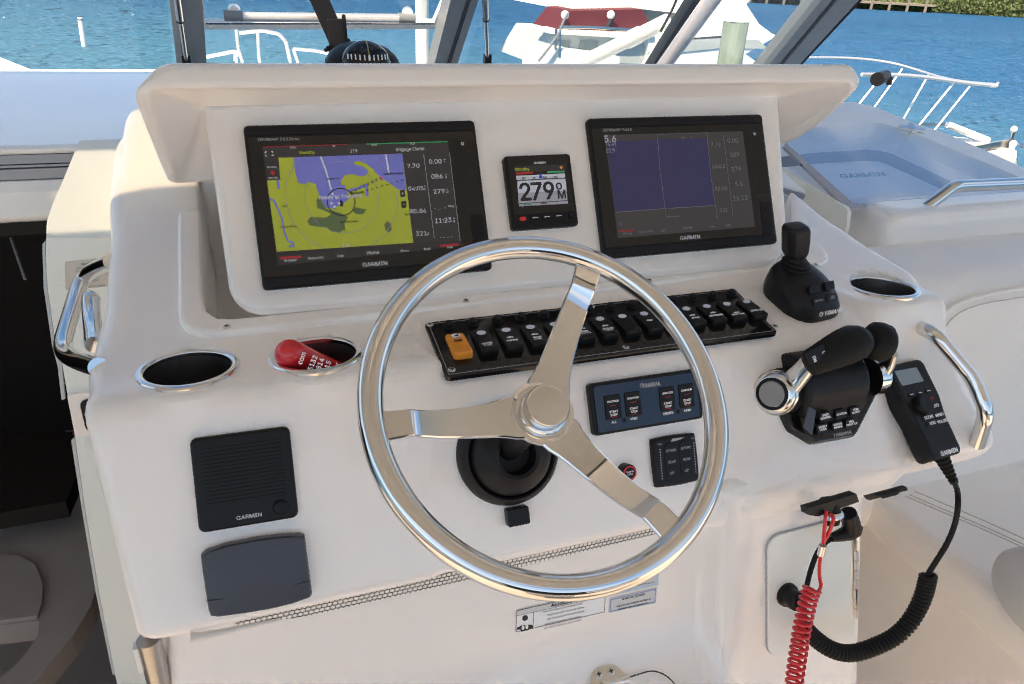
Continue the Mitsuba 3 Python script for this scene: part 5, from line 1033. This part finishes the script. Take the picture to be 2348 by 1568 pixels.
# ------------------------------------------------------------------ pilings and marker
def wood(name, c):
    def fn(p, n, uv):
        v = fbm(p.x * 9, p.y * 9, p.z * 1.2, 4); w = noise(p.x * 40, p.y * 40, p.z * 3); return mi.Color3f(*c) * (.65 + .7 * v) * (.85 + .3 * w)
    mat(name, proc(fn), .8)
wood('piling_wood', (.27, .32, .26)); wood('piling_pale', (.62, .64, .60))
def piling(nm, pxL, pxR, py, topy, Y, m, cap=False):
    a_, b_ = atY(pxL, py, Y), atY(pxR, py, Y); r_ = (b_[0] - a_[0]) / 2 * .98; c_ = (a_ + b_) / 2; zt_ = atY((pxL + pxR) / 2, topy, Y)[2] if topy is not None else 1.5
    k_ = thing('piling', nm, 'piling'); n_ = 28; Ls = []
    for z_ in np.linspace(-3.6, zt_, 26):
        an = np.arange(n_) * 2 * np.pi / n_; rr__ = r_ * (1 + .03 * np.sin(3 * an + z_ * 2) + .02 * np.sin(7 * an - z_ * 5)); Ls.append(np.stack([c_[0] + rr__ * np.cos(an), c_[1] + rr__ * np.sin(an), np.full(n_, z_)], 1))
    obj('trunk', loft(Ls), m, k_, smooth=40)
    if cap: cm = lathe([(r_ * 1.06, 0), (r_ * 1.06, .02), (r_ * .55, .16), (.01, .26)], 24); cm.apply_translation([c_[0], c_[1], zt_]); obj('cap', cm, 'white_paint', k_)
piling('weathered wooden piling with a white cone cap near the white cruiser', 1655, 1704, 100, 49, 7.0, 'piling_wood', True)
piling('pale round piling behind the open centre window', 953, 983, 100, None, 9.0, 'piling_pale')
k = thing('channel_marker', 'white channel marker pole with a dark band standing in the water', 'marker pole')
b_ = atZ(191, 106, -Z0); t_ = atY(183.5, 40, b_[1]); r_ = .075 * b_[1] / 26
obj('pole', bar(b_ - [0, 0, .5], b_ + (t_ - b_) * .90, .075, 16), 'white_paint', k); obj('band', bar(b_ + (t_ - b_) * .90, b_ + (t_ - b_) * .94, .07, 16), 'black_plastic', k); obj('cap', bar(b_ + (t_ - b_) * .94, t_, .078, 16), 'white_paint', k)

# ------------------------------------------------------------------ white cruiser moored beyond
k = thing('cabin_cruiser', 'white cabin cruiser with a maroon windshield cover moored ahead', 'boat')
YV = 9.0
def vp(px, Y=YV): return np.array([atY(x, y, Y) for x, y in px])
def vblock(name, px, Y, dep, m, **kw): c_ = vp(px, Y); sh = np.array([0, dep, 0]); L0, L1 = c_ + sh, c_; L1 = L1 if np.cross(L1[1] - L1[0], L1[2] - L1[0])[1] < 0 else L1[::-1]; L0 = L1 + sh; return obj(name, loft([L0, L1]), m, k, smooth=False, **kw)
vblock('flybridge', [(1311, 26), (1330, -40), (1520, -160), (1660, -120), (1745, -30), (1712, 8), (1700, 30), (1640, 40), (1474, 21)], 9.3, 2.2, 'white_paint')
wsc = vblock('windshield_cover', [(1310, 25), (1472, 21), (1490, 56), (1462, 76), (1275, 68)], 9.0, .8, 'maroon')
vblock('coaming', [(1262, 68), (1462, 76), (1500, 70), (1500, 84), (1440, 88), (1260, 77)], 8.85, .5, 'white_paint')
vblock('house', [(1277, 78), (1300, 78), (1480, 88), (1486, 150), (1232, 150)], 9.0, 1.5, 'house_grey')
vblock('foredeck', [(1262, 112), (1300, 112), (1330, 118), (1420, 130), (1420, 500), (1250, 500), (1225, 190), (1232, 140)], 8.6, .5, 'white_paint')
for x, y, w_, h_ in ((1293, 100, 30, 18), (1352, 102, 40, 20)): vblock('window', [(x - w_ / 2, y - h_ / 2), (x + w_ / 2, y - h_ / 2 + 2), (x + w_ / 2 - 2, y + h_ / 2), (x - w_ / 2 - 4, y + h_ / 2)], 8.98, .03, 'window_grey')
hullp = [(1486, 70), (1600, 60), (1655, 22), (1700, -20), (1712, 12), (1740, 55), (1768, 76), (1782, 82), (1770, 88), (1755, 90), (1700, 118), (1760, 160), (1735, 500), (1500, 520), (1486, 190)]
vblock('hull', hullp, 8.9, 3.0, 'white_paint')
vblock('hull_stripe', [(1560, 89), (1655, 82), (1655, 86), (1560, 92)], 8.88, .02, 'mullion_dark')
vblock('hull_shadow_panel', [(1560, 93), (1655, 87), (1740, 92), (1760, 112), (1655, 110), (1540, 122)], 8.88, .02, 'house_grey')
obj('hand_rail', tube(np.array([atY(x, y, 8.7) for x, y in ((1282, 62), (1360, 63), (1440, 68), (1500, 70))]), .018, 10), 'steel', k); 
for x, y0_, y1_ in ((1284, 60, 130), (1275, 66, 112)): obj('stanchion', bar(atY(x, y0_, 8.6), atY(x - 2, y1_, 8.6), .016, 8), 'steel', k)
obj('bow_line', tube(np.array([atY(x, y, 8.5) for x, y in ((1302, 30), (1292, 48), (1282, 74), (1262, 105), (1234, 140))]), .016, 8), 'mullion_grey', k)
for x, y in ((1295, 34), (1400, 34)): obj('rope_fitting', move(trimesh.creation.icosphere(2, .05), *atY(x, y, 8.9)), 'white_paint', k)
obj('wiper', bar(atY(1388, 66, 8.9), atY(1410, 30, 8.9), .025, 8), 'mullion_dark', k)

# ------------------------------------------------------------------ boat moored to the right: bow rail, pulpit and anchor
k = thing('bow_boat', 'white bow of a moored boat with a slanting steel rail and an anchor', 'boat')
YR = 2.9
def rr(x, y, Y=YR): return atY(x, y, Y)
DK = lambda x, y: rr(x, y, 3.1)
obj('rail', tube(spline([rr(1845, 132, 3.6), rr(1960, 134, 3.6), rr(2050, 146, 3.5), rr(2125, 168, 3.3), rr(2200, 186, 3.0), rr(2285, 194, 2.75)], 50), .0068, 12), 'rail_steel', k, smooth=60)
obj('rail', tube(spline([rr(1975, 171, 2.8), rr(2060, 172, 2.8), rr(2130, 178, 2.8), rr(2210, 189, 2.78), rr(2285, 197, 2.75)], 50), .0085, 12), 'rail_steel', k, smooth=60)
for x0_, y0_, x1_, y1_, Y_ in ((2008, 190, 1944, 258, 3.0), (2068, 158, 1988, 256, 3.2), (2128, 172, 2062, 276, 2.9), (2186, 190, 2088, 298, 2.8), (2226, 194, 2126, 306, 2.78)): obj('stanchion', bar(rr(x0_, y0_, Y_), rr(x1_, y1_ + 12, Y_ + .0), .0055, 10), 'rail_steel', k)
obj('rail_tip', tube(fillet_path([rr(2272, 198, 2.75), rr(2284, 200, 2.75), rr(2288, 188, 2.75)], .02, 5), .006, 10), 'rail_steel', k)
obj('spotlight', [move(trimesh.creation.icosphere(3, .026), *rr(2028, 175, 2.75)), tube(np.array([rr(2034, 173, 2.75), rr(2024, 177, 2.73), rr(2010, 182, 2.70)]), [.016, .026, .030], 20), bar(rr(2040, 176, 2.75), rr(2037, 194, 2.75), .012, 8)], 'black_satin', k)
obj('pulpit', plate([(2150, 302), (2175, 312), (2232, 318), (2330, 346), (2330, 362), (2220, 340), (2140, 318)], plane((-.2, -.3, 1), rr(2240, 330, 2.8)), .04), 'white_paint', k, smooth=False)
obj('bow_plank', bar(rr(2172, 286, 2.85), rr(2264, 322, 2.8), .017, 14), 'white_paint', k)
obj('anchor', [slab(np.array([rr(2215, 340, 2.72), rr(2312, 320, 2.72), rr(2318, 332, 2.72), rr(2316, 342, 2.72)]), .03, (0, -1, .2)), slab(np.array([rr(2228, 348, 2.72), rr(2318, 350, 2.72), rr(2318, 360, 2.72), rr(2300, 366, 2.72)]), .03, (0, -1, .2)), bar(rr(2318, 328, 2.72), rr(2324, 296, 2.72), .008, 10)], 'steel_dark', k, smooth=False)
obj('roller', [move(trimesh.creation.icosphere(2, .018), *rr(2322, 330, 2.7)), move(trimesh.creation.icosphere(2, .016), *rr(2324, 296, 2.72)), bar(rr(2322, 326, 2.7), rr(2316, 352, 2.7), .014, 10)], 'white_paint', k)
obj('chain', tube(np.array([rr(2068, 284, 2.9), rr(2110, 284, 2.9), rr(2150, 286, 2.9), rr(2172, 284, 2.88)]), .006, 8), 'steel_dark', k)
obj('cleat', [bar(rr(2040, 270, 2.9), rr(2062, 276, 2.9), .014, 10), bar(rr(2048, 268, 2.9), rr(2048, 280, 2.9), .010, 8)], 'rail_steel', k)
hb2 = np.array([rr(1900, 330, 3.2), rr(2000, 330, 3.1), rr(2100, 345, 2.9), rr(2160, 318, 2.9), rr(2240, 345, 2.85), rr(2330, 366, 2.8), rr(2330, 420, 2.9), rr(1900, 420, 3.2)])
L1 = hb2 if np.cross(hb2[1] - hb2[0], hb2[-1] - hb2[0])[1] < 0 else hb2[::-1]
obj('hull', loft([L1 + [.2, .5, -1.7], L1]), 'white_paint', k, smooth=False)

# ------------------------------------------------------------------ far shore
def shore_pt(x, lift=0): d_ = ray(x, 5 + (x - 1720) * .0565); return d_ * (-Z0 / d_[2])
SA, SBp = shore_pt(1600), shore_pt(2700); sdir = (SBp - SA) / np.linalg.norm(SBp - SA); sn = np.array([-sdir[1], sdir[0], 0]); sn = sn if sn[1] > 0 else -sn
LSH = np.linalg.norm(SBp - SA)
sh = [SA - sdir * 60, SBp + sdir * 60, SBp + sdir * 60 + sn * 120, SA - sdir * 60 + sn * 120]; sh = np.array(sh); sh[:, 2] = 0
obj('far_bank', poly_plate(sg.Polygon(sh[:, :2]), .75, -Z0 - .5), 'bank_soil', smooth=False, kind='structure')
rg = np.random.default_rng(3)
def leaf_mass(N, fn, sz):
    c_ = np.array([fn() for _ in range(N)]); a_ = rg.normal(size=(N, 3)); a_ /= np.linalg.norm(a_, axis=1, keepdims=True); b_ = np.cross(a_, rg.normal(size=(N, 3))); b_ /= np.linalg.norm(b_, axis=1, keepdims=True); s_ = sz * rg.uniform(.5, 1.4, (N, 1))
    V = np.stack([c_ - a_ * s_, c_ + a_ * s_, c_ + b_ * s_ * .9], 1).reshape(-1, 3); return trimesh.Trimesh(V, np.arange(3 * N).reshape(-1, 3), process=False)
def hedge_pt(t0, t1, back, h0):
    def fn():
        t_ = rg.uniform(t0, t1); b_ = rg.uniform(-.9, back); h_ = h0 * (.75 + .5 * float(meshkit.noise(np.array([t_ * 40, b_ * 2, 1.0])))); z_ = h_ * rg.uniform(.0, 1) ** .7 * min(1, .70 + max(b_, -.5) * .5)
        return SA + sdir * LSH * t_ + sn * (b_ + .2) + [0, 0, z_]
    return fn
for i, (t0, t1, hh) in enumerate(((.12, .34, 1.5), (.33, .52, 1.9), (.50, .78, 2.6), (.75, 1.05, 3.2))):
    obj('hedge', leaf_mass(14000, hedge_pt(t0, t1, 3.5, hh), .17), 'leaf_far' if i % 2 else 'leaf_far_b', smooth=False, label=['low pale hedge on the far bank nearest the corner post', 'clipped hedge on the far bank above the middle of the dock', 'tall dark hedge on the far bank past the end of the dock', 'bushy hedge on the far bank at the right edge'][i], cat='hedge', kind='thing')
k = thing('dock', 'low wooden dock along the far bank', 'dock')
da, db = SA - sdir * 4 - sn * 1.2, SA + sdir * LSH * .50 - sn * 1.2; dv = db - da; an = math.atan2(dv[1], dv[0])
dm = box(np.linalg.norm(dv), 1.2, .18); dm.apply_transform(trimesh.transformations.rotation_matrix(an, [0, 0, 1])); dm.apply_translation((da + db) / 2 + [0, 0, .62]); obj('deck', dm, 'dock_wood', k, smooth=False)
for i in range(16): c_ = da + dv * (i + .5) / 16 - sn * .55; obj('post', bar(c_ + [0, 0, -1], c_ + [0, 0, 1.0 if i % 3 else 1.3], .13, 10), 'dock_wood', k)
for i, (t_, w_, h_, off_) in enumerate(((.02, 7, 2.2, 2), (.13, 8, 2.0, 5), (.40, 6, 2.4, 7), (.50, 5, 2.2, 7), (.60, 6, 2.6, 8), (.70, 7, 2.2, 8))):
    k = thing('moored_boat', ['white boat at the far dock left of the corner post', 'long white boat on the far bank just right of the corner post', 'white boat stored behind the low hedge', 'smaller white boat stored behind the middle hedge', 'white boat stored behind the tall hedge', 'rightmost white boat stored on the far bank'][i], 'boat', 'white boats on the far bank')
    f_ = Frame(SA + sdir * LSH * t_ + sn * off_ + [0, 0, .9], sdir, (0, 0, 1)); 
    g_ = [lp(np.array([(w_ * .5 * s_, 0), (w_ * .3 * s_, 1.0 * s_), (-w_ * .5 * s_, .9 * s_), (-w_ * .5 * s_, -.9 * s_), (w_ * .3 * s_, -1.0 * s_)]), z_) for s_, z_ in ((.7, 0), (.92, .5), (1, h_ * .55))]
    obj('hull', f_.put(loft(g_)), 'white_paint', k, smooth=False); obj('cabin', f_.put(move(rbox(w_ * .35, 1.4, h_ * .45, .2, .1), -w_ * .08, 0, h_ * .55)), 'white_paint' if i % 2 else 'house_grey', k)
#4>

# ------------------------------------------------------------------ water and roof
def sea_fn(p, n, uv):
    v = fbm(p.x * .035 + 3, p.y * .06, 0, 4); near = smoothstep(60, 8, dr.sqrt(p.x * p.x + p.y * p.y) + p.x * 1.2)
    return mix(mix((.012, .070, .18), (.026, .115, .25), v), (.080, .205, .28), near * .85)
def ripple(p, n, uv):
    r_ = dr.sqrt(p.x * p.x + p.y * p.y); far = smoothstep(14, 55, r_)
    a = fbm(p.x * 2.0 + .7 * p.y, p.y * 2.6 - .5 * p.x, 0, 3); c = fbm(p.x * .75 + .2 * p.y + 5, p.y * .60 - .1 * p.x, 2.0, 3); b = noise(p.x * 7.0, p.y * 8.0 + 3, 1.0)
    return a * (.50 + .25 * far) + c * (.35 + 1.5 * far) + b * .06
scene['sea'] = {'type': 'bumpmap', 'arbitrary': proc(ripple, .01), 'scale': 1.0, 'bsdf': {'type': 'principled', 'base_color': proc(sea_fn), 'roughness': .08, 'specular': .6}}
w = trimesh.Trimesh(np.array([[-3000, -3000, -Z0], [3000, -3000, -Z0], [3000, 3000, -Z0], [-3000, 3000, -Z0]], float), [[0, 1, 2], [0, 2, 3]], process=False)
obj('water', w, 'sea', smooth=False, kind='structure')
HATCH = sg.box(-1.02, .74, -.50, 1.02).buffer(-.05).buffer(.05)
def roof_mesh():
    outer = sg.Polygon([(-2.6, -.92), (2.5, -.92), (2.5, 1.2), (2.2, 1.5), (1.3, 1.5), (1.0, 1.2), (-.38, 1.2), (-.5, 2.1), (-2.2, 2.15), (-2.6, 1.7)])
    hatch = HATCH
    return poly_plate(outer.difference(hatch), .06, .52)
rk = thing('hardtop_roof', 'cream hardtop roof above the helm', 'roof'); obj('panel', roof_mesh(), 'roof_lining', rk, smooth=False)
scene['smoked_acrylic'] = {'type': 'thindielectric', 'specular_transmittance': {'type': 'rgb', 'value': [.34, .33, .30]}}
hm = trimesh.Trimesh(*[np.asarray(x_) for x_ in trimesh.creation.triangulate_polygon(HATCH.buffer(.02), engine='earcut')], process=False); hm = trimesh.Trimesh(np.c_[np.asarray(hm.vertices)[:, :2], np.full(len(hm.vertices), .584)], hm.faces, process=False)
obj('smoked_hatch', hm, 'smoked_acrylic', rk, smooth=False)
k = thing('overhead_box', 'cream overhead electronics box under the hardtop', 'overhead box')
obj('body', rbox(1.15, .36, .16, .05, .03).apply_transform(trimesh.transformations.rotation_matrix(math.pi, [1, 0, 0])).apply_translation([.42, .66, .50]), 'gelcoat', k); obj('face', box(.95, .012, .11, (.42, .476, .425)), 'black_plastic', k, smooth=False)
k = thing('leaning_bench', 'dark grey leaning bench behind the wheel', 'bench')
obj('cushion', box(1.0, .36, .12, (.20, -1.15, -.92)), 'seat_dark', k); obj('backrest', box(1.0, .10, .40, (.20, -1.36, -.66)), 'seat_dark', k); obj('pedestal', box(.6, .30, .72, (.20, -1.16, -1.34)), 'gelcoat', k)
for i, (nm, b_) in enumerate((('port cockpit side behind the helm', box(.12, 3.6, .9, (-2.6, -1.6, -1.3))), ('starboard cockpit side behind the lounge', box(.12, 3.2, .9, (2.72, -1.6, -1.3))), ('transom across the stern', box(5.4, .15, .9, (.05, -3.4, -1.3))))):
    obj('cockpit_coaming', b_, 'gelcoat', smooth=False, label='cream white ' + nm, cat='coaming')
obj('cockpit_floor', box(5.4, 4.6, .05, (.05, -1.1, -1.72)), 'deck_floor', smooth=False, kind='structure')
